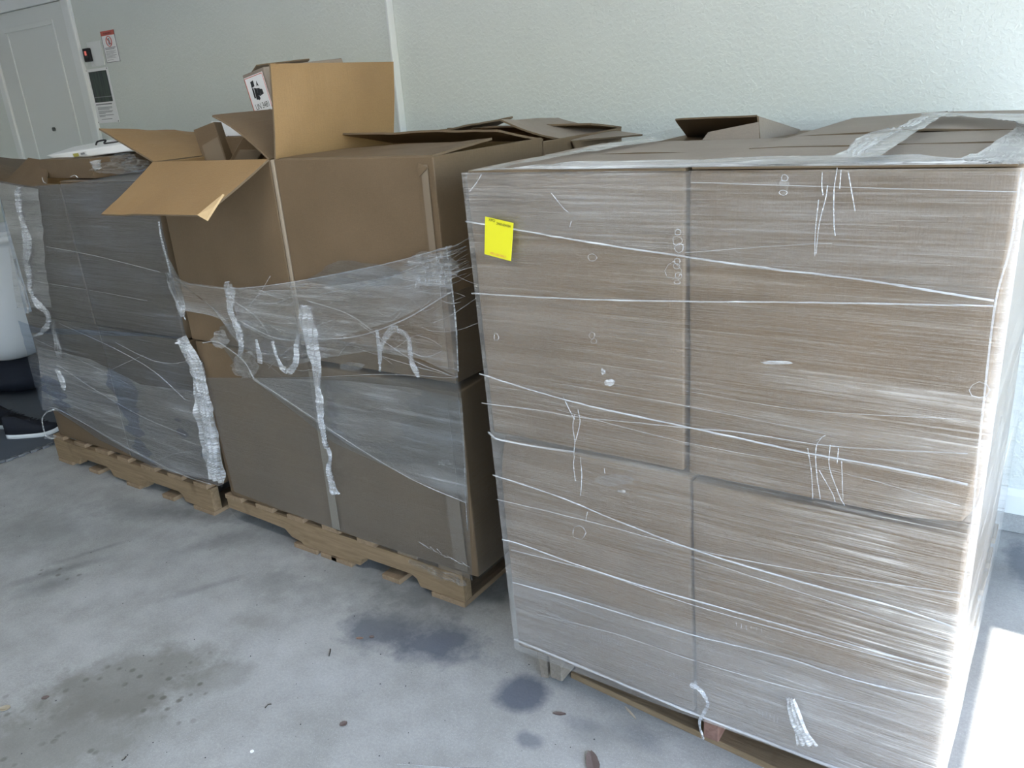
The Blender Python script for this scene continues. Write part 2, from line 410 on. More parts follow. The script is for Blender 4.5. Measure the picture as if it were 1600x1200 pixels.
def concrete():
    m, n, o = new_mat('stained_concrete'); b = NB(n); v = b.coord()
    big = b.noise(v, 1.3, 5, .6); mid = b.noise(v, 6, 5, .65); fine = b.noise(v, 130, 4, .6); dots = b.noise(v, 320, 2)
    c = b.mix(b.rng(big, .3, .7), (.315, .32, .308), (.42, .425, .412))
    c = b.mix(b.math('MULTIPLY', b.rng(mid, .4, .68), .6), c, (.235, .235, .22))
    c = b.mix(b.math('MULTIPLY', b.rng(b.noise(b.coord(loc=(4, 2, 0)), 3, 4), .52, .7), .35), c, (.47, .485, .49))
    c = b.mix(b.math('MULTIPLY', b.rng(fine, .38, .62), .22), c, (.17, .175, .18))
    c = b.mix(b.math('MULTIPLY', b.rng(dots, .60, .68), .35), c, (.56, .58, .6))
    wob = b.noise(v, 5, 5, .7)
    wob2 = b.noise(v, 14, 4, .7)
    def blot(c, x, y, rx, ry, ang, col, amt, soft=.5, jag=.9):
        tc = b.add('TexCoord'); sub = b.add('VectorMath', operation='SUBTRACT'); sub.inputs[1].default_value = (x, y, 0)
        b.L(tc.outputs['Object'], sub.inputs[0])
        mp = b.add('Mapping'); mp.inputs['Rotation'].default_value = (0, 0, -math.radians(ang)); mp.vector_type = 'POINT'
        b.L(sub.outputs[0], mp.inputs[0])
        ml = b.add('VectorMath', operation='MULTIPLY'); ml.inputs[1].default_value = (1/rx, 1/ry, 0); b.L(mp.outputs[0], ml.inputs[0])
        ln = b.add('VectorMath', operation='LENGTH'); b.L(ml.outputs[0], ln.inputs[0])
        d = b.math('ADD', ln.outputs['Value'], b.math('MULTIPLY', b.math('SUBTRACT', wob, .5), jag*2))
        d = b.math('ADD', d, b.math('MULTIPLY', b.math('SUBTRACT', wob2, .5), jag*.8))
        f = b.math('MULTIPLY', b.rng(d, 1-soft, 1, 1, 0), amt)
        return b.mix(f, c, col), f
    oil = (.075, .09, .12)
    for s in STAINS_SHADE: c, _ = blot(c, *s)
    # speckled brown drips inside one wedge-shaped patch
    vo = b.add('TexVoronoi'); b.L(b.coord(), vo.inputs[0]); vo.inputs['Scale'].default_value = 26
    sp = b.rng(vo.outputs['Distance'], .16, .30, 1, 0)
    sp = b.math('MULTIPLY', sp, b.rng(b.noise(b.coord(), 7, 3), .47, .55))
    for s in SPECKS:
        _, f = blot(c, *s, (0, 0, 0), 1.0, .4, .6); c = b.mix(b.math('MULTIPLY', b.math('MULTIPLY', sp, f), .75), c, (.115, .11, .095))
    rough = b.rng(mid, .3, .7, .45, .75)
    h = b.math('ADD', fine, b.math('MULTIPLY', mid, .8))
    b.L(b.bsdf(c, rough, .35, b.bump(h, .25, .003)), o.inputs[0]); return m
OIL = (.085, .10, .13); BRN = (.15, .145, .125); DRK = (.125, .13, .13)
def fl(x, y): p = at(x, y, Z=0); return p.x, p.y
STAINS_SHADE = []
def st(px, py, rx, ry, ang, col, amt, soft=.6, jag=.9): STAINS_SHADE.append((*fl(px, py), rx, ry, ang, col, amt, soft, jag))
st(585, 985, .16, .11, 20, OIL, .75); st(690, 1005, .19, .13, 10, OIL, .85); st(640, 960, .26, .17, 25, DRK, .55, .8)
st(815, 1085, .085, .085, 0, OIL, .85, .4, .5); st(640, 900, .5, .22, 28, DRK, .6, .9); st(480, 840, .5, .13, 25, DRK, .5, .9)  # wide DRK blots by the pallets: floor dirt plus painted-in shadow
st(190, 1070, .30, .16, 60, BRN, .60, .35, .7); st(90, 1150, .30, .22, 30, BRN, .60, .5, .7); st(330, 1060, .16, .08, 35, BRN, .35, .5)
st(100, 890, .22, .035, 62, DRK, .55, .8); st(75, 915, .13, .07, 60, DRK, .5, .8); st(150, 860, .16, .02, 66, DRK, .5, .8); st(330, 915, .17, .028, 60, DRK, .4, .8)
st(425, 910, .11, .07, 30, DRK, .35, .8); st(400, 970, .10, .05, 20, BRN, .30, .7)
st(60, 830, .45, .2, 20, DRK, .35, .9); st(250, 800, .5, .10, 18, DRK, .65, .9); st(430, 800, .6, .12, 20, DRK, .55, .9); st(700, 930, .3, .12, 25, DRK, .6, .9); st(330, 850, .3, .05, 60, DRK, .35, .9)  # soft DRK blots along the pallets, dirt deepened with painted shade
st(1596, 880, .05, .16, 10, OIL, .7, .5); st(1565, 900, .12, .2, 0, DRK, .35, .8); st(930, 1150, .10, .05, 20, DRK, .3); st(825, 1155, .05, .035, 0, OIL, .6)
st(905, 1130, .06, .03, 10, OIL, .3); st(1000, 1150, .09, .05, 0, OIL, .3)
SPECKS = [(*fl(150, 1120), .42, .30, 50), (*fl(75, 900), .22, .10, 55), (*fl(290, 1060), .18, .12, 45)]
CONC = concrete()
S('floor', (XL-.15, YF-.15, -.1), (XR, YW+.2, 0), CONC)
m = MB(); m.box((XL, YW-.012, 0), (DOOR_X, YW+.006, .07)); tag(bevel(m.make('trim_2', CONC), .005), kind='structure')
DRIVE = simple('driveway_concrete', (.44, .455, .47), .8, .2, .2, gs=60)
S('driveway', (XR, -14, -.12), (22, 14, -.02), DRIVE)

# door to the house (in the back wall, far left)
dy = YW-.03
DMAT = simple('door_paint', (.64, .67, .66), .4, .4)
m = MB(); m.box((-5.86, dy-.012, .12), (-4.985, dy-.001, 2.165)); door = tag(m.make('door_1', DMAT), kind='structure')
door.data.materials[0] = DMAT
def ring_panel(x0, x1, z0, z1, par):
    m = MB(); yy = dy-.012
    for a, b, c, d in ((x0, x1, z1-.03, z1), (x0, x1, z0, z0+.03), (x0, x0+.03, z0+.03, z1-.03), (x1-.03, x1, z0+.03, z1-.03)):
        m.box((a, yy-.007, c), (b, yy+.002, d))
    return bevel(m.make('raised_moulding', DMAT, par), .004)
ring_panel(-5.70, -5.12, 1.18, 2.085, door); ring_panel(-5.70, -5.12, .30, 1.05, door)
m = MB(); m.box((-5.93, dy-.024, .12), (-5.865, dy, 2.19)); m.box((-4.98, dy-.024, .12), (-4.905, dy, 2.19)); m.box((-5.93, dy-.024, 2.17), (-4.905, dy, 2.235))
bevel(m.make('door_frame', TRIM, door), .005)
m = MB(); m.box((-5.875, dy-.032, 1.935), (-5.845, dy-.02, 2.043)); m.tube([(-5.858, dy-.034, 1.93), (-5.858, dy-.034, 2.05)], .007, 8); m.make('hinge', simple('dark_hinge', (.03, .035, .04), .4, .5, metal=.6), door)
m = MB(); m.tube([(-5.40, dy-.024, 1.476), (-5.40, dy-.01, 1.476)], .012, 16); m.make('peephole', simple('peephole_metal', (.10, .11, .11), .4, .5, metal=.7), door)

# wall control, warning notice, instruction placard
wy = dy-.001
t = empty('garage_door_control', (-4.79, wy, 1.80), 'white wall plate with a small black push button and red light by the door', 'switch')
m = MB(); m.box((-4.835, wy-.006, 1.80), (-4.70, wy, 1.93)); bevel(m.make('wall_plate', TRIM, t), .003)
m = MB(); m.box((-4.862, wy-.026, 1.828), (-4.803, wy-.006, 1.9)); bevel(m.make('push_button', BLACK, t), .004)
lm, n_, o_ = new_mat('red_indicator_light'); e_ = n_.nodes.new('ShaderNodeEmission'); e_.inputs[0].default_value = (1, .25, .2, 1); e_.inputs[1].default_value = .12; n_.links.new(e_.outputs[0], o_.inputs[0])
m = MB(); m.box((-4.84, wy-.029, 1.862), (-4.825, wy-.026, 1.885)); m.make('indicator_light', lm, t)
m = MB(); m.tube(smooth_path([(-4.81, wy-.012, 1.83), (-4.79, wy-.014, 1.81), (-4.76, wy-.008, 1.80), (-4.70, wy-.004, 1.805)]), .003, 6); m.make('wire', TRIM, t, True)
x0, x1, z0, z1 = -4.677, -4.543, 1.81, 1.973
t = empty('warning_notice', (-4.61, wy, 1.81), 'white warning notice with red header and crossed circle, upper of two notices', 'sign')
m = MB(); m.box((x0, wy-.003, z0), (x1, wy, z1)); m.make('notice_board', WHITE, t)
m = MB()
for a, b, c, d in ((x0, x1, z0, z0+.0025), (x0, x0+.0025, z0, z1), (x1-.0025, x1, z0, z1)): m.box((a, wy-.0045, c), (b, wy-.002, d))
m.make('notice_border', GREYP, t)
m = MB(); m.box((x0, wy-.0045, z1-.024), (x1, wy-.002, z1)); m.make('notice_header', REDP, t)
text('header_text', 'WARNING', (x0+.028, wy-.005, z1-.019), (1, 0, 0), (0, 0, 1), .017, BLACK, t, width=.078)
cx, cz = (x0+x1)/2, 1.918
m = MB(); m.tube([(cx+.026*math.cos(a*math.pi/12), wy-.005, cz+.026*math.sin(a*math.pi/12)) for a in range(24)], .0022, 6, closed=True)
m.tube([(cx-.018, wy-.005, cz+.018), (cx+.018, wy-.005, cz-.018)], .002, 6); m.make('prohibition_circle', REDP, t)
m = MB(); m.lathe([(0, 0), (.004, .001), (.005, .004), (.004, .008), (0, .009)], (cx, wy-.004, cz+.008), 8); m.box((cx-.005, wy-.0045, cz-.006), (cx+.005, wy-.003, cz+.007)); m.box((cx-.008, wy-.0045, cz-.018), (cx-.002, wy-.003, cz-.005)); m.box((cx+.002, wy-.0045, cz-.016), (cx+.008, wy-.003, cz-.005))
m.make('pictogram', GREYP, t)
m = MB()
for i, (z, wd, h) in enumerate([(1.884, .104, .0035), (1.877, .09, .0035), (1.868, .10, .0016), (1.863, .085, .0016), (1.857, .10, .0016), (1.851, .07, .0016), (1.845, .098, .0016), (1.839, .08, .0016), (1.833, .09, .0016), (1.822, .06, .0016)]):
    m.box((x0+.013, wy-.004, z), (x0+.013+wd, wy-.0028, z+h))
m.make('notice_lines', GREYP, t)
x0, x1, z0, z1 = -4.912, -4.686, 1.491, 1.79
t = empty('instruction_placard', (-4.8, wy, 1.49), 'tall white placard with a dark green picture above text, beside the door', 'sign')
m = MB(); m.box((x0, wy-.003, z0), (x1, wy, z1)); bevel(m.make('placard_board', WHITE, t), .002)
pm, n_, o_ = new_mat('placard_picture'); b = NB(n_); g = b.noise(b.coord((60, 1, 5)), 1, 3); b.L(b.bsdf(b.mix(b.rng(g, .4, .7), (.02, .03, .035), (.05, .085, .06)), .4, .4), o_.inputs[0])
m = MB(); m.box((x0+.025, wy-.0045, 1.607), (x1-.018, wy-.0025, 1.775)); m.make('picture', pm, t)
m = MB(); m.box((x0+.025, wy-.005, 1.633), (x1-.018, wy-.004, 1.637)); m.make('picture_band', GREYP, t)
m = MB()
for z, a, wd, h in [(1.592, .026, .165, .006), (1.577, .035, .15, .0028), (1.571, .035, .15, .0028), (1.565, .035, .12, .0028), (1.555, .035, .15, .0028), (1.549, .035, .14, .0028), (1.543, .035, .07, .0028), (1.533, .035, .15, .0028), (1.527, .035, .06, .0028), (1.511, .05, .11, .0028)]:
    m.box((x0+a, wy-.004, z), (x0+a+wd, wy-.0028, z+h))
m.make('placard_lines', GREYP, t)
for a, c in ((x0+.006, z0+.006), (x1-.006, z0+.006), (x0+.006, z1-.006), (x1-.006, z1-.006)):
    m = MB(); m.tube([(a, wy-.006, c), (a, wy-.002, c)], .0035, 8); m.make('screw_head', GREYP, t)

# ---------------------------------------------------------------- pallets
def stringer_x(x0, x1, y0, th, z0, z1, ragged=False):
    """notched stringer along x"""
    L = x1-x0; n1 = .16*L; nw = .235*L; h = .038
    def notch(a, b): return [(a, z0), (a+.012, z0+h*.7), (a+.035, z0+h), (b-.035, z0+h), (b-.012, z0+h*.7), (b, z0)]
    p = [(x0, z0)]+notch(x0+n1, x0+n1+nw)+notch(x1-n1-nw, x1-n1)+[(x1, z0), (x1, z1), (x0, z1)]
    if ragged: p = [(x0, z0+.055), (x0+.2, z0+.05), (x0+.32, z0+.045), (x0+.35, z0+.02), (x0+.40, z0+.012), (x0+.41, z0)]+notch(x1-n1-nw, x1-n1)+[(x1, z0), (x1, z1), (x0, z1)]
    m = MB(); m.prism([V((a, y0, z)) for a, z in p][::-1], V((0, th, 0))); return m
def boards(m_list, parent, name, mat):
    for m in m_list: bevel(m.make(name, mat, parent), .002)
def pallet_x(x0, x1, y0, y1, label, ragged=False, rz=0):
    t = empty('wooden_pallet', ((x0+x1)/2, (y0+y1)/2, 0), label, 'pallet', 'wooden pallets under the boxes')
    zb, zt = .018, .116; th = .038
    for k, y in enumerate((y0, (y0+y1-th)/2, y1-th)):
        bevel(stringer_x(x0, x1, y, th, zb, zt, ragged and k == 0).make('stringer', WOOD_X, t), .002)
    xs = [x0+(x1-x0-.095)*i/6 for i in range(7)]
    for i, x in enumerate(xs):
        wd = random.choice([.085, .095, .1]); e = random.uniform(-.004, .006)
        m = MB(); m.box((x, y0-e, zt), (x+wd, y1+e, .1345)); bevel(m.make('deck_board', WOOD_Y, t), .002)
    for x, wd in ((x0+(.36 if ragged else .005), .12), (x0+.27 if not ragged else x0+.50, .08), ((x0+x1)/2-.02, .10), (x1-.35, .08), (x1-.135, .135)):
        m = MB(); m.box((x, y0-.004, 0), (x+wd, y1+.004, zb)); bevel(m.make('bottom_board', WOOD_Y, t), .002)
    return t
pallet_x(-2.575, -1.43, 1.655, 2.66, 'wooden pallet with a splintered front stringer, under the middle stack with open boxes', True)
pallet_x(-3.885, -2.695, 1.667, 2.66, 'pale notched wooden pallet under the leftmost bluish wrapped stack')
t = empty('wooden_pallet', (-.56, 2.06, 0), 'weathered pallet with stringer ends facing out, under the right-hand stack', 'pallet', 'wooden pallets under the boxes')
for k, x in enumerate((-1.018, -.585, -.15)):
    m = MB(); m.box((x, 1.492, .018), (x+.038, 2.66, .116))
    bevel(m.make('stringer', WOOD_R if k == 1 else WOOD_G, t), .003)
m = MB(); m.prism([V((-1.052, 1.50, .0)), V((-1.030, 1.50, .005)), V((-1.028, 1.50, .085)), V((-1.040, 1.50, .10)), V((-1.062, 1.50, .09)), V((-1.056, 1.50, .05))], V((0, .16, .0))); tag(m.make('split_block', WOOD_G, t), 'splintered piece of stringer end')
m = MB(); m.prism([V((-1.066, 1.495, .095)), V((-1.030, 1.497, .088)), V((-1.025, 1.499, .108)), V((-1.058, 1.496, .116))], V((.0, .10, .0))); m.make('split_block', WOOD_G, t)
for i in range(8):
    y = 1.49+i*.152; m = MB(); m.box((-1.06, y, .116), (-.085, y+.1, .1345)); bevel(m.make('deck_board', WOOD_X, t), .002)
m = MB(); m.hexa([V((-.98, 1.535, 0)), V((-.30, 1.476, 0)), V((-.295, 1.555, 0)), V((-.975, 1.615, 0)), V((-.98, 1.535, .018)), V((-.30, 1.476, .018)), V((-.295, 1.555, .018)), V((-.975, 1.615, .018))]); tag(bevel(m.make('bottom_board', WOOD_X, t), .002), 'pale loose skewed bottom board')
for y in (1.98, 2.08, 2.55):
    m = MB(); m.box((-1.05, y, 0), (-.09, y+.09, .018)); bevel(m.make('bottom_board', WOOD_X, t), .002)

# ---------------------------------------------------------------- boxes of the right-hand stack
ZP = .135; ZM = .750; ZT = 1.352
def cat_box(label, base, group): return empty('cardboard_box', base, label, 'box', group)
G1 = 'boxes in the right-hand wrapped stack'; G2 = 'boxes in the middle stack'; G3 = 'boxes in the leftmost stack'
def tape_strip(parent, a, b, y, wd=.05, mat=None, label=None):
    """vertical tape on a front face from (x,z) a to b"""
    n = 12; vs = []; fs = []
    for i in range(n+1):
        k = i/n; x = a[0]*(1-k)+b[0]*k; z = a[1]*(1-k)+b[1]*k
        vs += [V((x-wd/2, y, z)), V((x+wd/2, y, z)), V((x-wd/2, y+.0015, z)), V((x+wd/2, y+.0015, z))]
    for i in range(n):
        q = i*4; fs += [[q, q+1, q+5, q+4], [q+2, q+6, q+7, q+3], [q, q+4, q+6, q+2], [q+1, q+3, q+7, q+5]]
    o = mesh('tape_strip', vs, fs, mat or TAPE, parent); 
    if label: o['label'] = label
    return o
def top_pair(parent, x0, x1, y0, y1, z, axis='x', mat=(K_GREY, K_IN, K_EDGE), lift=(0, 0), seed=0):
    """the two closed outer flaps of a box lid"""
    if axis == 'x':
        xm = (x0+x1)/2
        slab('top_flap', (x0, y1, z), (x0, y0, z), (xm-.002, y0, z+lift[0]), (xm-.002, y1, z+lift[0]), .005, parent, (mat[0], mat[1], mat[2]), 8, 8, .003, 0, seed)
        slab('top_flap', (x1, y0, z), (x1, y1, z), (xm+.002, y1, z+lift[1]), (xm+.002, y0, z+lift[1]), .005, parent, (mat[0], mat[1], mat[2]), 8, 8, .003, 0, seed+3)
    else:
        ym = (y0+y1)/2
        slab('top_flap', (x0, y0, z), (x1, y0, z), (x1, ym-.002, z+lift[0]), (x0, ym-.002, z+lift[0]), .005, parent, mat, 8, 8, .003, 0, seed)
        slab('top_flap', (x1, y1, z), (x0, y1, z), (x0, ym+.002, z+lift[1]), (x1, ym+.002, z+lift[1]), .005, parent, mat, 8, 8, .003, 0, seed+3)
YB = 2.655; YMID = 2.045
b = cat_box('upper left front box behind the yellow sticker, in the right-hand stack', (-.86, 1.74, ZM), G1)
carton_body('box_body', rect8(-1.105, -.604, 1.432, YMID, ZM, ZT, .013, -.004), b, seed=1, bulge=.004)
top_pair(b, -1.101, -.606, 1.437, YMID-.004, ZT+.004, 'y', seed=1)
b = cat_box('upper right front box with crushed lower corner, in the right-hand stack', (-.34, 1.74, ZM), G1)
carton_body('box_body', rect8(-.597, -.084, 1.431, YMID, ZM-.002, ZT+.003, 0, -.005), b, seed=5, bulge=.004, crush=[((-.09, 1.431, .77), .09, (-.012, .02, .012))])
top_pair(b, -.593, -.088, 1.436, YMID-.004, ZT+.007, 'y', lift=(.002, .003), seed=2)
b = cat_box('lower left front box with a crumpled top edge, in the right-hand wrapped stack', (-.85, 1.74, ZP), G1)
carton_body('box_body', rect8(-1.089, -.596, 1.438, YMID, ZP, ZM-.014, .013, .010), b, seed=9, bulge=.003, crush=[((-1.09, 1.438, .735), .12, (.012, .02, -.006))])
b = cat_box('lower right front box standing slightly forward, in the right-hand wrapped stack', (-.34, 1.74, ZP), G1)
carton_body('box_body', rect8(-.591, -.088, 1.4315, YMID, ZP, ZM-.019, .012, .002), b, seed=13, bulge=.002)
b = cat_box('open back left box with raised flaps, top tier of the right-hand stack', (-.86, 2.35, ZM), G1)
carton_body('box_body', rect8(-1.112, -.611, YMID+.004, YB, ZM, ZT-.022), b, seed=17, bulge=.003)
P = lambda x, y, Y: at(x, y, Y=Y)
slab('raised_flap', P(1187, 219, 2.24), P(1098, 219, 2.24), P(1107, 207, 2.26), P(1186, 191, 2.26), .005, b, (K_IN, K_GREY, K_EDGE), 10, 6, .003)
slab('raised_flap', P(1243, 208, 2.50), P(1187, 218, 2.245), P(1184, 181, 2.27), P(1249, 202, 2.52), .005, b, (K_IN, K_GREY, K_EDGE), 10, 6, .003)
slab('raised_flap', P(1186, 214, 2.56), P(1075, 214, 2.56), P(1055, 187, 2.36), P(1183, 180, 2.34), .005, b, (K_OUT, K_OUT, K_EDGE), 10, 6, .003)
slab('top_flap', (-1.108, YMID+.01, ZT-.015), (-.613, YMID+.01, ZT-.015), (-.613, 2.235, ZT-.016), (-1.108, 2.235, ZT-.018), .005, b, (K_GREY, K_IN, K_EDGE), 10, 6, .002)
b = cat_box('closed back right box with an arched lid, top tier of the right-hand stack', (-.34, 2.35, ZM), G1)
carton_body('box_body', rect8(-.597, -.092, YMID+.004, YB, ZM, ZT), b, seed=21, bulge=.004)
top_pair(b, -.595, -.095, YMID+.006, YB-.004, ZT+.006, 'x', lift=(.008, .008), seed=4)
for x0, x1, lb in ((-1.09, -.60, 'back left box at the bottom of the right-hand stack, behind the front boxes'), (-.590, -.094, 'back right box at the bottom of the right-hand stack')):
    b = cat_box(lb, ((x0+x1)/2, 2.35, ZP), G1); carton_body('box_body', rect8(x0, x1, YMID+.004, YB, ZP, ZM-.006), b, seed=25+x0)

# ---------------------------------------------------------------- boxes of the middle stack
XA, XC, XB = -2.570, -1.972, -1.372; Y2 = 1.650; Y2M = 2.172; Y2B = 2.69; Z2 = 1.370; Z2M = .757
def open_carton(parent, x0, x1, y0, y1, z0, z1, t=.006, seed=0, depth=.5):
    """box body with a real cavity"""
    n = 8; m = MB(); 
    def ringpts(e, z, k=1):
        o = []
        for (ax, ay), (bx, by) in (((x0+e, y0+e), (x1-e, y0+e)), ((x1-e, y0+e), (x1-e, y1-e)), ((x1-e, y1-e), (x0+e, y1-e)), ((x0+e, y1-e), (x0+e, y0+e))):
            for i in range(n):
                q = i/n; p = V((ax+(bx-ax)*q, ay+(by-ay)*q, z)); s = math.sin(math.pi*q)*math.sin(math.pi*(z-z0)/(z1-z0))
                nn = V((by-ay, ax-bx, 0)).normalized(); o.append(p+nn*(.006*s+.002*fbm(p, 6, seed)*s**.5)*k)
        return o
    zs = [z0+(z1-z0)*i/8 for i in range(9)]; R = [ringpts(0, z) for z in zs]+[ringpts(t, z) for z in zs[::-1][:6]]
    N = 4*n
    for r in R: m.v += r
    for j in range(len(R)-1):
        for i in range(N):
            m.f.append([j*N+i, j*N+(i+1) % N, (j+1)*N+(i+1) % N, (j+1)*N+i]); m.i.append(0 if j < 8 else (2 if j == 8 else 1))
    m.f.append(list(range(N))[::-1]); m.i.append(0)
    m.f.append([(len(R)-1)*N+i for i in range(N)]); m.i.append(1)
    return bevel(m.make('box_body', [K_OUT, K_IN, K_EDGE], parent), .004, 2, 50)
b = cat_box('open front left box with kraft flaps folded out, top of the middle stack', (-2.27, 1.91, Z2M), G2)
open_carton(b, XA, XC-.022, Y2, Y2M-.004, Z2M, Z2, seed=1)
F = at
# front flap hanging outward, its lower right corner curled
slab('front_flap', (XA, Y2-.002, Z2), (XC-.022, Y2-.002, Z2), at(315, 337, Y=1.452), (XA-.002, 1.432, 1.232), .006, b, (K_OUT, K_IN, K_EDGE), 24, 14, .005, .004, 3)
m = MB(); cA = F(348, 303, Y=1.50); cB = F(308, 336, Y=1.442); cC = F(322, 344, Y=1.444); cD = F(336, 322, Y=1.47)
m.prism([cA, cB, cC, cD], V((.002, .004, -.003))); tag(m.make('curled_corner', K_PALE, b), 'pale torn curled corner of the front flap')
slab('left_flap', (XA, 2.168, Z2), (XA, Y2, Z2), (-2.842, 1.645, 1.485), (-2.835, 2.15, 1.435), .006, b, (K_OUT, K_IN, K_EDGE), 14, 10, .010, 0, 5)
hf = V((XC-.026, Y2+.003, Z2))
slab('right_flap', (XC-.026, Y2+.003, Z2), (XC-.026, 2.165, Z2), (-2.20, 2.15, 1.51), (-2.222, 1.652, 1.502), .006, b, (K_OUT, K_OUT, K_EDGE), 14, 10, .004, .012, 6)
m = MB(); m.box((XC-.019, Y2-.001, .80), (XC-.004, Y2+.02, Z2)); tag(bevel(m.make('corner_fold', simple('pale_box_joint', (.27, .22, .165), .6, .3, .2), b), .004), 'pale glued corner joint')
for x in (-2.53, -2.26):
    for k in range(22):
        pass
b = cat_box('open front right box with a tall standing kraft flap, middle stack', (-1.67, 1.91, Z2M), G2)
open_carton(b, XC, XB, Y2, Y2M-.004, Z2M, Z2, seed=4)
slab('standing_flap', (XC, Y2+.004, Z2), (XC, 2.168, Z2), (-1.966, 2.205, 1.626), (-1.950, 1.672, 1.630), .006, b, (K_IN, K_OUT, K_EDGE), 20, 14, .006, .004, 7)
slab('front_flap', (XC+.02, Y2+.002, Z2), (XB-.004, Y2+.004, Z2), (XB, 1.912, 1.389), (XC+.02, 1.90, 1.371), .006, b, FL_OUT, 24, 12, .006, 0, 8, ragged=.004)
slab('back_flap', (XB, 2.172, Z2-.008), (XC, 2.17, Z2), (XC, 1.932, 1.419), (XB, 1.942, 1.408), .006, b, FL_OUT, 24, 10, .004, 0, 9)
tape_strip(b, (XB-.03, Z2-.02), (XB-.03, .80), Y2-.003-.001, .022, TAPE)
m = MB()                                    # torn board at the corner
tp = [F(654, 254, Y=Y2-.003), F(668, 262, Y=Y2-.006), F(655, 276, Y=Y2-.008), F(651, 262, Y=Y2-.006)]; m.prism(tp, V((0, .003, 0)))
m.make('torn_edge', K_OUT, b)
b = cat_box('open back right box with a bent grey-brown flap, top of the middle stack', (-1.67, 2.43, Z2M), G2)
open_carton(b, XC, XB, Y2M+.002, Y2B, Z2M, Z2-.012, seed=7)
slab('bent_flap', F(893, 221, X=-1.37), F(1004, 211, Y=2.62), F(872, 184, Y=2.72), F(781, 188, Y=2.25), .006, b, (K_GREY, K_IN, K_EDGE), 16, 10, .006, -.008, 11)
m = MB(); m.prism([F(893, 221, X=-1.362), F(930, 214, X=-1.362), F(931, 226, X=-1.362), F(900, 240, X=-1.362)], V((.004, 0, 0))); m.make('torn_edge', K_OUT, b)
slab('back_flap', (XB, Y2B, Z2-.012), (XC, Y2B, Z2-.012), (XC, 2.47, 1.392), (XB, 2.47, 1.388), .006, b, FL_OUT, 16, 8, .004, 0, 12)
b = cat_box('open back left box behind the tall kraft flap, middle stack', (-2.27, 2.43, Z2M), G2)
open_carton(b, XA, XC-.006, Y2M+.002, Y2B, Z2M, Z2-.012, seed=8)
slab('right_flap', (XC-.008, Y2M+.01, Z2-.012), (XC-.008, Y2B-.01, Z2-.012), (-1.82, Y2B-.01, 1.41), (-1.80, Y2M+.02, 1.40), .006, b, FL_OUT, 14, 8, .004, 0, 13)
for (x0, x1, y0, y1, lb, sd_) in ((XA+.035, XC-.006, Y2+.005, Y2M-.004, 'bottom left front box under the open box, in the middle stack', 31), (XC, XB+.012, Y2-.004, Y2M-.004, 'bottom right front box with a taped corner, in the middle stack', 35),
                            (XA, XC-.006, Y2M, Y2B, 'back left box at the bottom of the middle stack', 36), (XC, XB, Y2M, Y2B, 'back right box at the bottom of the middle stack', 37)):
    b = cat_box(lb, ((x0+x1)/2, (y0+y1)/2, ZP), G2)
    sh = .030 if sd_ == 31 else 0
    carton_body('box_body', rect8(x0-sh, x1, y0, y1, ZP, Z2M-.018 if sd_ == 35 else Z2M-.006, sh*.9, 0), b, seed=sd_, bulge=.003)
    if sd_ == 35:
        tape_strip(b, (XB-.055, .70), (XB-.045, .15), y0-.008, .05, TAPE)
        m = MB(); m.box((XB-.20, y0-.007, Z2M-.05), (XB+.012, y0-.002, Z2M-.02)); bevel(m.make('crushed_lip', K_OUT, b), .002)
        tape_strip(b, (-1.945, .72), (-1.955, .15), y0-.008, .035, TAPE_L)

# things inside / behind the open boxes
def tilted_box(name, o, ex, ey, ez, parent, mat, bev=.002):
    o, ex, ey, ez = map(V, (o, ex, ey, ez)); m = MB(); m.hexa([o, o+ex, o+ex+ey, o+ey, o+ez, o+ex+ez, o+ex+ey+ez, o+ey+ez]); return bevel(m.make(name, mat, parent), bev)
def frame_from_px(a, b, c, Y0, Y1=None):
    """origin (bottom-left), x and z edges of a face traced at depth Y0"""
    o = at(*a, Y=Y0); return o, at(*b, Y=Y1 or Y0)-o, at(*c, Y=Y0)-o
# UN 3481 battery carton: left face traced, box runs right/back behind the tall flap
o0 = at(404, 200, Y=1.96); tl = at(378, 118, Y=1.96); tr = at(424, 99, Y=1.90)
ez = tl-o0; ex = (tr-tl); ey = ez.cross(ex).normalized()*-.36
if ey.y < 0: ey = -ey
ubase = o0-ez.normalized()*.14
t = empty('cardboard_box', ubase, 'tilted carton with a white UN 3481 battery label, standing behind the tall kraft flap', 'box', 'small cartons inside the open boxes')
ex2 = ex.normalized()*.17; LK = 1.34
eyr = ey.normalized()*.30 + V((0, 0, 0))
tilted_box('box_body', ubase, ex2, eyr, ez+ez.normalized()*.14, t, K_GREY, .004)
fn = ex.cross(ez).normalized()
if fn.y > 0: fn = -fn
exn, ezn = ex.normalized(), ez.normalized(); lo = tl+exn*.012-ezn*.146+fn*.001
m = MB(); m.prism([lo, lo+exn*.145, lo+exn*.145+ezn*.134, lo+ezn*.134], fn*.001); lab = m.make('battery_label', WHITE, t); lab['label'] = 'white label printed UN 3481'
def onl(u, v, e=.0022): return lo+exn*u*LK+ezn*v*1.135+fn*e
m = MB()
for a, b_ in (((.002, .003), (.106, .003)), ((.106, .003), (.106, .115)), ((.106, .115), (.002, .115)), ((.002, .115), (.002, .003))): m.tube([onl(*a, .0012), onl(*b_, .0012)], .0012, 4)
m.make('label_border', REDP, lab)
m = MB()
def blk(pts): m.prism([onl(*p, .0012) for p in pts], fn*.0006)
blk([(.028, .085), (.046, .088), (.047, .104), (.030, .102)]); blk([(.026, .055), (.034, .055), (.036, .084), (.028, .084)]); blk([(.036, .050), (.050, .048), (.054, .080), (.040, .083)])
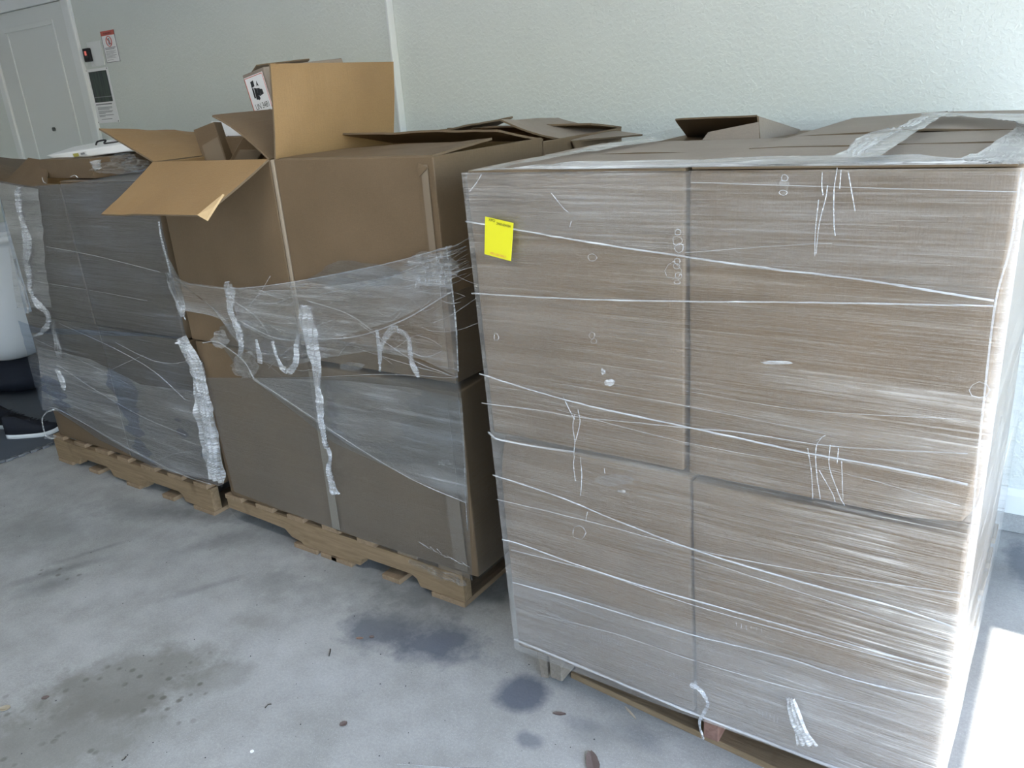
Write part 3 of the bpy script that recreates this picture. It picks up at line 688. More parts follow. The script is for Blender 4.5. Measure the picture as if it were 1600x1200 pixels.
blk([(.052, .060), (.066, .056), (.070, .078), (.056, .080)]); blk([(.068, .058), (.084, .060), (.082, .074), (.070, .076)]); blk([(.058, .084), (.064, .100), (.070, .084), (.064, .088)]); blk([(.050, .046), (.058, .050), (.056, .060), (.048, .056)])
m.make('hazard_symbol', BLACK, lab)
text('label_text', 'UN 3481', onl(.016, .022, .001), exn, ezn, .027, BLACK, lab, width=.104)
m = MB(); blk([(.012, .013), (.096, .013), (.096, .0145), (.012, .0145)]); blk([(.02, .009), (.09, .009), (.09, .0105), (.02, .0105)]); m.make('label_lines', GREYP, lab)
lo2 = lo-ezn*.035
m = MB()
m.prism([lo2+exn*.015, lo2+exn*.108, lo2+exn*.108+ezn*.028, lo2+exn*.015+ezn*.028], fn*.001); l2 = m.make('barcode_label', WHITE, t)
m = MB()
for k in range(14):
    u = .03+k*.0052; m.prism([lo2+exn*u+ezn*.006+fn*.001, lo2+exn*(u+.0018+.0016*(k % 3))+ezn*.006+fn*.001, lo2+exn*(u+.0018+.0016*(k % 3))+ezn*.022+fn*.001, lo2+exn*u+ezn*.022+fn*.001], fn*.0005)
m.make('barcode', BLACK, l2)
tr2 = tl+ex2
slab('lid_flap', tl+ey.normalized()*.02+exn*.03, tl+ey.normalized()*.22+exn*.03, tl+ey.normalized()*.22+exn*.09+ezn*.018, tl+ey.normalized()*.02+exn*.09+ezn*.016, .004, t, (K_GREY, K_GREY, K_EDGE), 6, 4, .002)
for (A, B, C, Y0, dep, lb, tp) in (((322, 262), (354, 250), (302, 203), 1.84, .045, 'leftmost small carton with clear tape, inside the open box', 1),
                                   ((353, 262), (390, 262), (345, 214), 1.90, .05, 'small brown carton tucked behind two taped ones, inside the open box', 0),
                                   ((352, 262), (392, 268), (383, 208), 1.80, .05, 'small taped carton leaning on the grey flap, inside the open box', 1)):
    o_, ex_, ez_ = frame_from_px(A, B, C, Y0, Y0+.03); ey_ = ex_.cross(ez_).normalized(); ey_ = ey_ if ey_.y > 0 else -ey_
    dn = ez_.normalized()*.20; bs = o_-dn
    t = empty('small_carton', bs, lb, 'box', 'small cartons inside the open boxes')
    tilted_box('box_body', bs, ex_, ey_*dep, ez_+dn, t, K_OUT)
    if tp: 
        fn_ = -ey_*.001; q = o_+fn_*.3; mm = MB(); mm.prism([q+ex_*.15-dn*.3, q+ex_*.95-dn*.3, q+ex_*.95+ez_*.62, q+ex_*.15+ez_*.55], fn_); mm.make('tape_strip', TAPE, t)
t0 = at(331, 190, Y=2.12); 
t = empty('white_box', at(331, 250, Y=1.97), 'white box with black print just showing under the grey flap', 'box')
a_, b_, c_, d_ = at(330, 190, Y=1.97), at(372, 225, Y=1.97), at(372, 262, Y=1.97), at(325, 262, Y=1.97)
m = MB(); m.prism([a_, b_, c_, d_], V((0, .08, -.005))); m.make('box_body', WHITE, t)
m = MB()
for k in range(4):
    q = at(356+k*3, 212+k*3, Y=1.968); m.prism([q, q+V((.006, 0, 0)), q+V((.01, 0, -.022)), q+V((.004, 0, -.022))], V((0, -.001, 0)))
m.make('black_print', BLACK, t)

# ---------------------------------------------------------------- boxes of the leftmost stack
X3A, X3M, X3B = -3.845, -3.25, -2.655; Y3 = 1.672; Y3M = 2.19; Y3B = 2.70; Z3 = 1.296; Z3M = .735
b = cat_box('open front left box with a flap folded out, top of the leftmost stack', (-3.55, 1.93, Z3M), G3)
open_carton(b, X3A+.09, X3M-.003, Y3, Y3M-.004, Z3M, Z3, seed=11)
slab('left_flap', (X3A+.09, Y3M, Z3), (X3A+.09, Y3, Z3), at(-40, 245, Y=1.70), at(-30, 243, Y=2.1), .006, b, (K_GREY, K_OUT, K_EDGE), 12, 8, .006)
slab('back_flap', at(5, 288, Y=Y3+.005), at(73, 291, Y=Y3+.006), at(75, 251, Y=1.76), at(45, 247, Y=1.76), .006, b, (K_OUT, simple('shaded_grey_board', (.13, .135, .14), .7, .2, .2), K_EDGE), 10, 6, .003)
b = cat_box('closed front right box partly behind the hanging kraft flap, leftmost stack', (-2.95, 1.93, Z3M), G3)
carton_body('box_body', rect8(X3M+.003, X3B, Y3, Y3M-.004, Z3M, Z3+.004), b, seed=41)
top_pair(b, X3M+.006, X3B-.004, Y3+.004, Y3M-.008, Z3+.008, 'y', seed=6)
for (x0, x1, y0, y1, z0, z1, lb, sd_) in (
    (X3A+.09, X3M-.003, Y3M, Y3B, Z3M, Z3, 'back left box below the white case, top of the leftmost stack', 42), (X3M+.003, X3B, Y3M, Y3B, Z3M, Z3, 'back right box, top of the leftmost stack, hidden behind the kraft flap', 43),
    (X3A, X3M-.003, Y3+.01, Y3M-.004, ZP, Z3M-.006, 'lower left front box with a bare brown corner, in the leftmost stack', 44), (X3M+.003, X3B+.005, Y3+.006, Y3M-.004, ZP, Z3M-.006, 'lower right front box beside the shiny film-wrapped corner, in the leftmost stack', 45),
    (X3A, X3M-.003, Y3M, Y3B, ZP, Z3M-.006, 'back left box at the bottom of the leftmost stack', 46), (X3M+.003, X3B, Y3M, Y3B, ZP, Z3M-.006, 'back right box at the bottom of the leftmost stack', 47)):
    b = cat_box(lb, ((x0+x1)/2, (y0+y1)/2, z0), G3); carton_body('box_body', rect8(x0, x1, y0, y1, z0, z1), b, seed=sd_, bulge=.003)
# carton inside the open one
a_, b_, c_ = at(73, 300, Y=1.73), at(150, 292, Y=1.70), at(73, 249, Y=1.73)
t = empty('small_carton', a_-V((0, 0, .2)), 'low brown carton under the white case on the leftmost stack', 'box', 'small cartons inside the open boxes')
a_ = V((a_.x, a_.y, Z3+.016)); tilted_box('box_body', a_, V((b_.x-a_.x, b_.y-a_.y, 0)), V((.02, .28, .0)), V((0, 0, c_.z-a_.z)), t, K_OUT)
# white flat case
t = empty('white_case', at(100, 250, Y=1.80), 'flat white plastic case with black handle, lying on the leftmost stack', 'case')
WP = simple('white_plastic', (.86, .88, .88), .35, .5)
Q = [at(95, 251, Y=1.80), at(222, 234, Y=1.80), at(222, 224, Y=2.10), at(118, 239, Y=2.10), at(71, 243, Y=1.805), at(206, 222, Y=1.805), at(195, 214, Y=2.10), at(116, 229, Y=2.10)]
m = MB(); m.hexa(Q); bevel(m.make('case_shell', WP, t), .006, 3)
m = MB(); m.tube(smooth_path([at(150, 226, Y=1.88), at(153, 221, Y=1.90), at(165, 219, Y=1.92), at(163, 224, Y=1.90), at(176, 223, Y=1.89), at(190, 221, Y=1.89)], 5), .0035, 6); m.make('handle', BLACK, t, True)
m = MB(); m.prism([at(113, 240, Y=1.797), at(134, 236, Y=1.797), at(136, 242, Y=1.797), at(115, 246, Y=1.797)], V((0, -.001, 0))); lb_ = m.make('case_label', WHITE, t)
m = MB(); m.prism([at(114, 240.5, Y=1.795), at(122, 239, Y=1.795), at(124, 244, Y=1.795), at(116, 245.5, Y=1.795)], V((0, -.001, 0))); tag(m.make('yellow_patch', simple('olive_yellow_print', (.45, .42, .10), .5, .3), lb_), 'olive yellow printed square')
m = MB(); m.prism([at(126, 239, Y=1.795), at(132, 238, Y=1.795), at(133, 241, Y=1.795), at(127, 242, Y=1.795)], V((0, -.001, 0))); m.make('print', GREYP, lb_)

# ---------------------------------------------------------------- stretch film on the right-hand stack
W1 = empty('stretch_wrap', (-.6, 2.05, ZP), 'clear stretch film wound round the large right-hand stack of boxes', 'plastic wrap', 'stretch film round the stacks')
def ring(u, v, zt=ZT+.004, zb=.134):
    """full turn round the stack: u 0..1, v 0 top..1 bottom"""
    z = zt+(zb-zt)*v
    xl = -1.109+.033*v; xr = -.072-.004*v
    y0 = 1.4225; y1 = 2.668; seg = [(xl, y0), (xr, y0), (xr, y1), (xl, y1), (xl, y0)]
    k = u*4; i = min(int(k), 3); f = k-i; a, b = seg[i], seg[i+1]; p = V((a[0]+(b[0]-a[0])*f, a[1]+(b[1]-a[1])*f, z))
    nn = [V((0, -1, 0)), V((1, 0, 0)), V((0, 1, 0)), V((-1, 0, 0))][i]
    e = min(f, 1-f)*8
    if e < 1: p -= nn*0; p += (V((.6-0, 0, 0))*0)
    d = .0022*noise.noise(V((p.x*5+p.y*5, 0, p.z*26)))+.003*noise.noise(V((p.x*3, p.y*3, p.z*4)))
    return p+nn*d*(1 if e > 1 else e)
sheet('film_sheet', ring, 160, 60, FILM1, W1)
# gathered rim over the top
outer = [V((-1.122, 1.418, ZT+.008)), V((-.07, 1.418, ZT+.010)), V((-.07, 2.664, ZT+.03)), V((-1.122, 2.3, ZT+.006))]
def Z1(x, y, z=ZT+.022): return at(x, y, Z=z)
inner_px = [(868, 256), (900, 252), (1062, 250), (1200, 244), (1300, 241), (1420, 242), (1500, 246), (1530, 238), (1560, 218), (1588, 200), (1588, 190), (1560, 186), (1500, 181), (1440, 181)]
outer_px = [(727, 268), (780, 268), (1062, 268), (1200, 266), (1300, 266), (1420, 266), (1500, 266), (1545, 266), (1590, 264), (1640, 250), (1700, 215), (1680, 190), (1640, 178), (1440, 176)]
def rimf(u, v):
    a = along(outer_px, u); bb = along(inner_px, u)
    k = u*(len(outer_px)-1); i = min(int(k), len(outer_px)-2); f = k-i
    A = (outer_px[i][0]*(1-f)+outer_px[i+1][0]*f, outer_px[i][1]*(1-f)+outer_px[i+1][1]*f)
    B = (inner_px[i][0]*(1-f)+inner_px[i+1][0]*f, inner_px[i][1]*(1-f)+inner_px[i+1][1]*f)
    z = ZT+.010+.008*v; p = at(A[0]*(1-v)+B[0]*v, A[1]*(1-v)+B[1]*v, Z=z+(.014 if u > .75 else 0))
    p.z += .004*noise.noise(V((p.x*2, p.y*60, 3)))*(v > .01); p.x = min(p.x, -.074); p.y = min(max(p.y, 1.421), 2.67)
    return p
sheet('gathered_rim', rimf, 90, 14, FILM_TOP, W1)
# loose wedge of film along the left top edge
def wedge(u, v):
    p0 = at(727+(1015-727)*u, 268+(212-268)*u, Z=ZT+.012); p1 = at(760+(1040-760)*u, 266+(219-266)*u-3*math.sin(u*3), Z=ZT+.014)
    p = p0*(1-v)+p1*v; p.z += .003*fbm(p, 12, 2); return p
sheet('gathered_rim', wedge, 40, 6, FILM_TOP, W1)
def xband(u, v):                            # band of film and tape crossing the lid
    a = (1300+(1455-1300)*u, 245+(180-245)*u); c = (1372+(1490-1372)*u, 246+(178-246)*u-6*math.sin(u*2))
    p = at(a[0]*(1-v)+c[0]*v, a[1]*(1-v)+c[1]*v, Z=ZT+.032); p.z += .004*fbm(p, 14, 4); p.y = min(p.y, 2.66); return p
sheet('crossing_band', xband, 24, 10, FILM_TOP, W1)
ribbon([Z1(1330, 243, ZT+.032), Z1(1352, 222, ZT+.035), Z1(1375, 209, ZT+.036), Z1(1398, 200, ZT+.036)], [.02, .045, .05, .03], W1, FILM_TOP, crump=.002, seed=5, name='torn_film_strip')
ribbon([Z1(1412, 198, ZT+.036), Z1(1430, 190, ZT+.036), Z1(1445, 182, ZT+.036)], [.02, .03, .02], W1, FILM_TOP, crump=.002, seed=6, name='torn_film_strip')
YS = 1.416
for pts, r in [
    ([(728, 346), (802, 358), (929, 380), (1064, 400), (1195, 419), (1347, 437), (1465, 456), (1553, 470)], .0019),
    ([(737, 458), (830, 464), (930, 468), (1070, 471), (1200, 472), (1347, 474), (1552, 478)], .0016),
    ([(749, 584), (832, 610), (924, 635), (1068, 666), (1160, 686), (1262, 708), (1397, 732), (1512, 757)], .0020),
    ([(753, 630), (840, 641), (905, 652), (1000, 661), (1068, 668), (1160, 676), (1300, 697), (1512, 709)], .0012),
    ([(770, 742), (870, 775), (960, 812), (1075, 856), (1188, 891), (1296, 921), (1397, 948), (1503, 984)], .0018),
    ([(775, 780), (860, 800), (960, 825), (1075, 856), (1188, 880), (1340, 905), (1505, 928)], .0010),
    ([(785, 843), (812, 850), (912, 886), (1023, 921), (1081, 937), (1227, 978), (1365, 1017), (1491, 1050)], .0017),
    ([(798, 859), (935, 895), (1075, 943), (1227, 986), (1365, 1023), (1490, 1056)], .0010),
    ([(801, 910), (920, 943), (1078, 991), (1227, 1028), (1336, 1063), (1477, 1094)], .0016),
    ([(840, 960), (960, 990), (1081, 1031), (1227, 1073), (1400, 1115)], .0008),
    ([(870, 640), (1065, 690), (1300, 735), (1500, 790)], .0006), ([(880, 600), (1060, 632), (1300, 680)], .0005),
    ([(1080, 870), (1250, 925), (1480, 1000)], .0007), ([(1065, 610), (1250, 640), (1500, 655)], .0005),
    ([(1080, 285), (1300, 292), (1590, 300)], .0007), ([(1070, 395), (1200, 385), (1300, 380)], .0006)]:
    strand(pts, YS, r, W1, ROPE_T if r < .0015 else ROPE)
# hem of the film at the bottom, and stretched corner edge
strand([(804, 999), (880, 1030), (980, 1072), (1081, 1114), (1180, 1152), (1300, 1198), (1450, 1245)], 1.414, .003, W1, ROPE_T)
strand([(1596, 268), (1580, 380), (1556, 470), (1540, 600), (1526, 740), (1518, 830), (1500, 960), (1474, 1161)], 1.416, .0016, W1, ROPE_T)
m = MB(); m.tube(smooth_path([at(763, 675, Y=1.42), at(775, 685, Y=1.412), at(800, 691, Y=1.414), at(850, 700, Y=1.418), at(898, 706, Y=1.42)], 6), [.0025]*24+[.0015], 6); m.make('rolled_fold', ROPE_T, W1, True)
# drips and scratches of stretched film
for pts in [[(1285, 268), (1284, 290), (1286, 305)], [(1293, 290), (1290, 310), (1280, 350), (1275, 398)], [(1308, 262), (1303, 300), (1303, 350), (1305, 368)], [(1314, 265), (1312, 295)], [(1325, 268), (1330, 295), (1336, 330)], [(1279, 312), (1274, 360), (1273, 400)],
            [(1262, 700), (1268, 740), (1270, 780)], [(1284, 683), (1275, 700), (1276, 740), (1282, 780)], [(1290, 680), (1276, 688)], [(1297, 695), (1296, 730), (1312, 775), (1320, 790)], [(1310, 700), (1308, 725)], [(1315, 720), (1317, 780)], [(1280, 735), (1300, 770), (1305, 785)],
            [(898, 648), (895, 665), (898, 690), (896, 712)], [(903, 640), (906, 660), (899, 690)], [(880, 620), (892, 645), (898, 655)], [(898, 712), (896, 725), (899, 752)], [(907, 715), (909, 745), (907, 775)], [(944, 732), (945, 740)], [(918, 800), (915, 815)],
            [(733, 300), (745, 285), (752, 272)], [(860, 300), (880, 325), (888, 332)], [(893, 345), (890, 355)]]:
    strand(pts, YS, .0008, W1, ROPE, 'film_wrinkle')
for (cx, cy, rx, ry) in [(1059, 363, 5, 5), (1058, 376, 8, 7), (1061, 388, 8, 7), (1058, 408, 5, 5), (1052, 423, 12, 14), (1060, 431, 6, 6), (1057, 416, 5, 5), (1058, 441, 5, 3), (925, 403, 7, 6), (925, 524, 5, 5), (928, 533, 5, 4), (1226, 278, 5, 6), (1224, 301, 7, 4), (905, 832, 11, 11), (1530, 610, 16, 12), (775, 527, 4, 6)]:
    pts = [at(cx+rx*math.cos(a*.785)*random.uniform(.8, 1.15), cy+ry*math.sin(a*.785)*random.uniform(.8, 1.15), Y=YS) for a in range(8)]
    m = MB(); m.tube(pts, .0006, 5, closed=True); m.make('film_tear', ROPE, W1, True)
def scrap(cx, cy, w_, h_, Y, parent, seed=0, mat=None, name='film_tear', amp=.006):
    def f(u, v):
        g = (u-.5)*2; k = (v-.5)*2; rr = 1+.35*noise.noise(V((math.atan2(k, g)*1.3, seed, 0)))
        p = at(cx+g*w_*rr*(1-.3*k*k), cy+k*h_*rr*(1-.3*g*g), Y=Y); p.y -= amp*(.5+fbm(p, 60, seed)); return p
    return sheet(name, f, 10, 8, mat or ROPE, parent)
scrap(943, 580, 4, 5, YS, W1, 1); scrap(953, 597, 8, 5, YS, W1, 2, FILM_TOP); scrap(972, 767, 7, 3, YS, W1, 3, FILM_TOP); scrap(960, 750, 30, 9, YS+.002, W1, 4, FILM_OV, amp=.003)
scrap(1085, 1070, 7, 6, YS, W1, 5); scrap(1226, 290, 7, 13, YS, W1, 6, FILM_OV, amp=.003); scrap(1215, 566, 24, 3, YS, W1, 7, FILM_TOP, amp=.004)
ribbon([at(x, y, Y=1.405) for x, y in [(1083, 1068), (1095, 1078), (1106, 1098), (1100, 1112), (1092, 1130), (1099, 1155)]], [.012, .012, .006, .008, .006, .004], W1, crump=.003, seed=8)
# ladder-like scuffs of overstretched film near the bottom
for (xa, ya, xb, yb, k) in [(855, 958, 975, 1010, 26), (1010, 1040, 1058, 1058, 10), (915, 1000, 955, 1013, 8), (1180, 1110, 1215, 1125, 7), (1150, 975, 1190, 985, 6)]:
    m = MB()
    for i in range(k):
        f = i/(k-1); x = xa+(xb-xa)*f; y = ya+(yb-ya)*f+random.uniform(-2, 2); h = random.uniform(4, 9)
        m.tube([at(x, y-h/2, Y=YS+.004), at(x+random.uniform(-1, 1), y+h/2, Y=YS+.004)], .0005, 4)
    m.make('film_scuff', ROPE_T, W1)
ribbon([at(x, y, Y=1.408) for x, y in [(1232, 1092), (1242, 1120), (1255, 1150), (1262, 1165)]], [.02, .03, .035, .05], W1, mat=FILM_TOP, crump=.006, seed=9)
# second layer of film, denser towards the bottom
px_sheet('film_overlap', [(798, 900), (935, 940), (1100, 990), (1300, 1040), (1482, 1090)], [(804, 1000), (935, 1055), (1081, 1114), (1300, 1198), (1466, 1250)], 1.4195, FILM_OV, W1, 40, 14, .002, 3)
px_sheet('film_overlap', [(727, 270), (1000, 270), (1300, 270), (1592, 268)], [(730, 346), (929, 378), (1195, 417), (1553, 468)], 1.4195, FILM_OV, W1, 40, 14, .002, 5)
# yellow sticker on the film
YQ = 1.4135
sk = [at(758, 338.5, Y=YQ), at(802, 348.5, Y=YQ), at(798, 408, Y=YQ), at(757, 397, Y=YQ)]
m = MB(); m.prism([sk[3], sk[2], sk[1], sk[0]], V((0, .0012, 0))); stk = m.make('yellow_sticker', YELLOW, W1); stk['label'] = 'yellow paper sticker with small black lettering'
sx = (sk[2]-sk[3]).normalized(); sy = (sk[0]-sk[3]).normalized()
def sp(u, v): return sk[3]*(1-u)*(1-v)+sk[2]*u*(1-v)+sk[1]*u*v+sk[0]*(1-u)*v+V((0, -.0006, 0))
text('sticker_text', 'XPO', sp(.13, .915), sx, sy, .0085, BLACK, stk)
text('sticker_text', '2460-604584', sp(.42, .865), sx, sy, .0085, BLACK, stk, width=.036)
text('sticker_text', 'XPO USE ONLY', sp(.22, .045), sx, sy, .0075, REDP, stk, width=.042)

# ---------------------------------------------------------------- film on the middle stack
W2 = empty('stretch_wrap', (-1.97, 2.17, ZP), 'torn stretch film with hanging twisted strips on the middle stack of boxes', 'plastic wrap', 'stretch film round the stacks')
YF2 = Y2-.017
px_sheet('film_sheet', [(322, 590), (400, 590), (520, 588), (640, 590), (720, 596)], [(366, 768), (450, 800), (540, 832), (640, 870), (739, 906)], YF2+.004, FILM_LOW, W2, 60, 30, .002, 1)
px_sheet('torn_band', [(252, 352), (258, 395), (270, 428), (300, 441), (360, 450), (420, 445), (470, 438), (540, 425), (600, 412), (660, 397), (706, 384)],
         [(286, 484), (300, 486), (330, 492), (362, 502), (372, 530), (400, 560), (440, 576), (500, 560), (580, 548), (660, 560), (717, 588)], YF2-.004, FILM_VEIL, W2, 80, 40, .008, 2, (5, 5, 30))
px_sheet('torn_band', [(345, 510), (372, 500), (400, 500), (480, 520), (600, 545), (717, 583)], [(340, 528), (362, 560), (372, 585), (395, 592), (520, 690), (729, 786)], YF2-.001, FILM_LOW, W2, 70, 30, .004, 3)
px_sheet('torn_band', [(395, 590), (480, 592), (560, 596), (640, 605), (722, 622)], [(397, 594), (460, 635), (540, 692), (640, 748), (732, 786)], YF2-.002, FILM_VEIL, W2, 70, 24, .003, 4)
px_sheet('torn_band', [(362, 448), (420, 455), (500, 450), (620, 430), (706, 400)], [(372, 505), (420, 530), (500, 535), (620, 500), (708, 455)], YF2-.010, FILM_VEIL, W2, 70, 24, .008, 6, (7, 7, 30))
for pts, r in [([(270, 440), (360, 451), (460, 440), (600, 413), (706, 384)], .0016), ([(288, 485), (330, 492), (365, 500)], .0012), ([(316, 536), (335, 533), (350, 540), (380, 563), (397, 592)], .0020), ([(397, 592), (470, 640), (560, 700), (650, 752), (729, 786)], .0014),
               ([(372, 500), (430, 528), (490, 530), (560, 525), (630, 500), (690, 465), (708, 455)], .0022), ([(365, 470), (400, 495), (427, 533)], .0016), ([(480, 470), (530, 485), (560, 500), (585, 520)], .0014), ([(500, 460), (590, 440), (706, 392)], .0012),
               ([(480, 590), (600, 585), (700, 590), (716, 588)], .0010), ([(560, 545), (640, 570), (716, 590)], .0010), ([(420, 575), (440, 555), (458, 540)], .0008), ([(560, 505), (640, 560), (700, 585)], .0012)]:
    strand(pts, YF2-.012, r, W2, ROPE_T)
# vertical edge lights of film drawn over the corner
strand([(697, 385), (702, 420), (712, 500), (716, 580)], Y2-.012, .0022, W2, ROPE); strand([(716, 625), (724, 700), (728, 790), (731, 830)], Y2-.012, .0012, W2, ROPE_T)
YR = YF2-.022
ribbon([at(x, y, Y=YR) for x, y in [(480, 478), (481, 500), (484, 530), (490, 570), (496, 610), (503, 650), (512, 700)]], [.035, .060, .060, .050, .035, .024, .016], W2, crump=.010, seed=11)
ribbon([at(x, y, Y=YR) for x, y in [(512, 700), (515, 716), (513, 735), (519, 755), (525, 772)]], [.014, .012, .02, .035, .045], W2, crump=.008, seed=12)
ribbon([at(x, y, Y=YR) for x, y in [(362, 446), (358, 465), (362, 490), (372, 510), (378, 535), (372, 555)]], [.05, .05, .035, .025, .03, .012], W2, crump=.010, seed=13)
ribbon([at(x, y, Y=YR) for x, y in [(426, 533), (432, 555), (441, 576), (455, 578), (462, 560), (463, 545), (467, 522)]], [.010, .014, .024, .026, .020, .022, .012], W2, crump=.006, seed=14)
ribbon([at(x, y, Y=YR) for x, y in [(590, 515), (592, 540), (593, 580)]], [.012, .014, .008], W2, crump=.004, seed=15)
ribbon([at(x, y, Y=YR) for x, y in [(594, 568), (597, 540), (606, 520), (622, 515), (636, 526), (641, 545), (643, 565), (650, 578), (655, 590)]], [.01, .014, .02, .018, .018, .016, .018, .02, .006], W2, crump=.005, seed=16)
ribbon([at(x, y, Y=YR) for x, y in [(400, 530), (402, 550), (404, 568)]], [.012, .024, .02], W2, crump=.006, seed=17)
scrap(345, 530, 14, 14, YF2-.008, W2, 21, FILM_VEIL); scrap(385, 570, 22, 20, YF2-.010, W2, 22, FILM_VEIL, amp=.012); scrap(550, 572, 18, 7, YF2-.008, W2, 23, FILM_VEIL); scrap(695, 722, 14, 5, YF2-.005, W2, 24, FILM_VEIL); scrap(560, 430, 70, 22, YF2-.010, W2, 25, FILM_LOW, amp=.012)
scrap(675, 420, 45, 25, YF2-.010, W2, 27, FILM_VEIL, amp=.012)
m = MB()
for k in range(70):
    x = random.uniform(375, 690); y = 570-(x-375)*.12+random.uniform(-130, 15); L = random.uniform(30, 90); a = random.gauss(-.12, .35)
    if y < 455-(x-400)*.22: continue
    q = [at(x+L*f*math.cos(a), y+L*f*math.sin(a)+8*math.sin(f*3+k), Y=YF2-.014) for f in (0, .33, .66, 1)]
    m.tube(smooth_path([q_ for q_ in q if q_.x < XB-.01] if len([q_ for q_ in q if q_.x < XB-.01]) > 1 else q, 5), random.choice([.0004, .0006, .0009]), 4)
m.make('film_wrinkle', ROPE_T, W2)
# tangle where the film leaves for the gap between the stacks
m = MB()
for k in range(26):
    y0 = 380+random.uniform(-4, 55); x0 = 690+random.uniform(0, 15)
    m.tube(smooth_path([at(x0-60, y0+24, Y=YF2-.004), at(x0, y0+10, Y=YF2-.006), at(x0+32, y0-3+random.uniform(-6, 6), X=XB+.012)], 5), .0007, 4)
m.make('film_tangle', ROPE_T, W2)
m = MB()
for k in range(40):
    x = random.uniform(650, 700); y = random.uniform(395, 440)
    m.tube([at(x, y, Y=YF2-.022), at(x+random.uniform(-5, 3), y+random.uniform(6, 16), Y=YF2-.022)], .0011, 4)
m.make('film_wrinkle', ROPE, W2)
sheet('film_sheet', lambda u, v: V((XB+.022+.002*noise.noise(V((u*9, v*30, 0))), Y2-.012+u*1.04, 1.02-.88*v)), 30, 30, FILM_LOW, W2)
strand([(262, 440), (270, 460), (280, 478), (290, 500)], YF2-.004, .002, W2, ROPE_T)
strand([(248, 346), (252, 372), (262, 410), (268, 435)], YF2, .0035, W2, ROPE)
ribbon([at(x, y, Y=YF2-.006) for x, y in [(266, 425), (272, 450), (282, 480), (286, 495)]], [.02, .055, .05, .02], W2, FILM_VEIL, crump=.012, seed=18)
m = MB()
for k in range(14):
    x = 655+k*5.5; m.tube([at(x, 848+k*2.6+random.uniform(-4, 4), Y=YF2-.002), at(x+8, 853+k*2.6, Y=YF2-.002)], .0008, 4)
m.make('film_wrinkle', ROPE_T, W2)
ribbon([at(x, y, Y=YF2+.004) for x, y in [(640, 876), (670, 890), (705, 905), (728, 914)]], [.014, .03, .035, .02], W2, FILM_VEIL, crump=.008, seed=19, side=V((0, 0, 1)))

# ---------------------------------------------------------------- film on the leftmost stack
W3 = empty('stretch_wrap', (-3.25, 2.18, ZP), 'bluish crumpled stretch film with a shiny bundled corner on the leftmost stack', 'plastic wrap', 'stretch film round the stacks')
YF3 = Y3-.014
px_sheet('film_sheet', [(-6, 281), (50, 291), (110, 287), (170, 276), (236, 262)], [(48, 520), (100, 522), (170, 524), (230, 525), (292, 530)], YF3, FILM3, W3, 60, 30, .006, 1)
px_sheet('film_sheet', [(30, 500), (60, 512), (140, 515), (220, 520), (292, 528)], [(66, 642), (90, 641), (160, 688), (240, 728), (350, 760)], YF3-.003, FILM3, W3, 60, 34, .006, 2)
px_sheet('film_overlap', [(60, 540), (140, 560), (220, 600), (300, 610), (325, 620)], [(68, 640), (100, 642), (180, 690), (260, 735), (348, 752)], YF3-.006, FILM_VEIL, W3, 60, 24, .006, 3)
px_sheet('film_overlap', [(0, 283), (30, 290), (60, 295)], [(30, 480), (60, 480), (82, 480)], YF3-.006, FILM_VEIL, W3, 14, 40, .010, 4)
for pts, r in [([(92, 505), (180, 545), (240, 580), (290, 625)], .0016), ([(90, 570), (150, 610), (220, 650), (290, 680)], .0018), ([(72, 640), (86, 638), (120, 655), (200, 700), (280, 740), (330, 757)], .0020), ([(55, 530), (120, 560), (200, 600)], .001),
               ([(290, 565), (265, 568), (230, 560), (180, 535)], .0012), ([(72, 385), (150, 400), (250, 425)], .001), ([(40, 430), (60, 440), (150, 455), (230, 470)], .001), ([(150, 590), (190, 570), (225, 555)], .0008), ([(240, 722), (270, 710), (300, 705)], .0008)]:
    strand(pts, YF3-.008, r, W3, ROPE_T)
YG = YF3-.016
ribbon([at(x, y, Y=YG) for x, y in [(30, 292), (27, 305), (30, 330), (38, 360), (43, 385), (43, 410), (46, 440)]], [.014, .018, .022, .030, .045, .05, .02], W3, crump=.010, seed=31)
ribbon([at(x, y, Y=YG) for x, y in [(46, 440), (48, 455), (58, 475), (72, 490), (75, 505), (66, 518), (54, 525)]], [.012, .014, .03, .035, .028, .018, .01], W3, crump=.009, seed=32)
ribbon([at(x, y, Y=YG) for x, y in [(22, 405), (28, 430), (38, 460), (43, 490)]], [.010, .014, .016, .012], W3, FILM_VEIL, crump=.006, seed=33)
ribbon([at(x, y, Y=YG) for x, y in [(82, 500), (86, 520), (90, 545), (93, 560)]], [.02, .035, .04, .02], W3, FILM_VEIL, crump=.008, seed=34)
ribbon([at(x, y, Y=YG) for x, y in [(86, 578), (92, 585), (96, 596), (97, 608)]], [.012, .03, .034, .030], W3, crump=.007, seed=35)
strand([(84, 640), (72, 645), (66, 655), (68, 670), (72, 682)], YG, .0035, W3, ROPE)
scrap(80, 682, 9, 4, YG, W3, 36, ROPE)
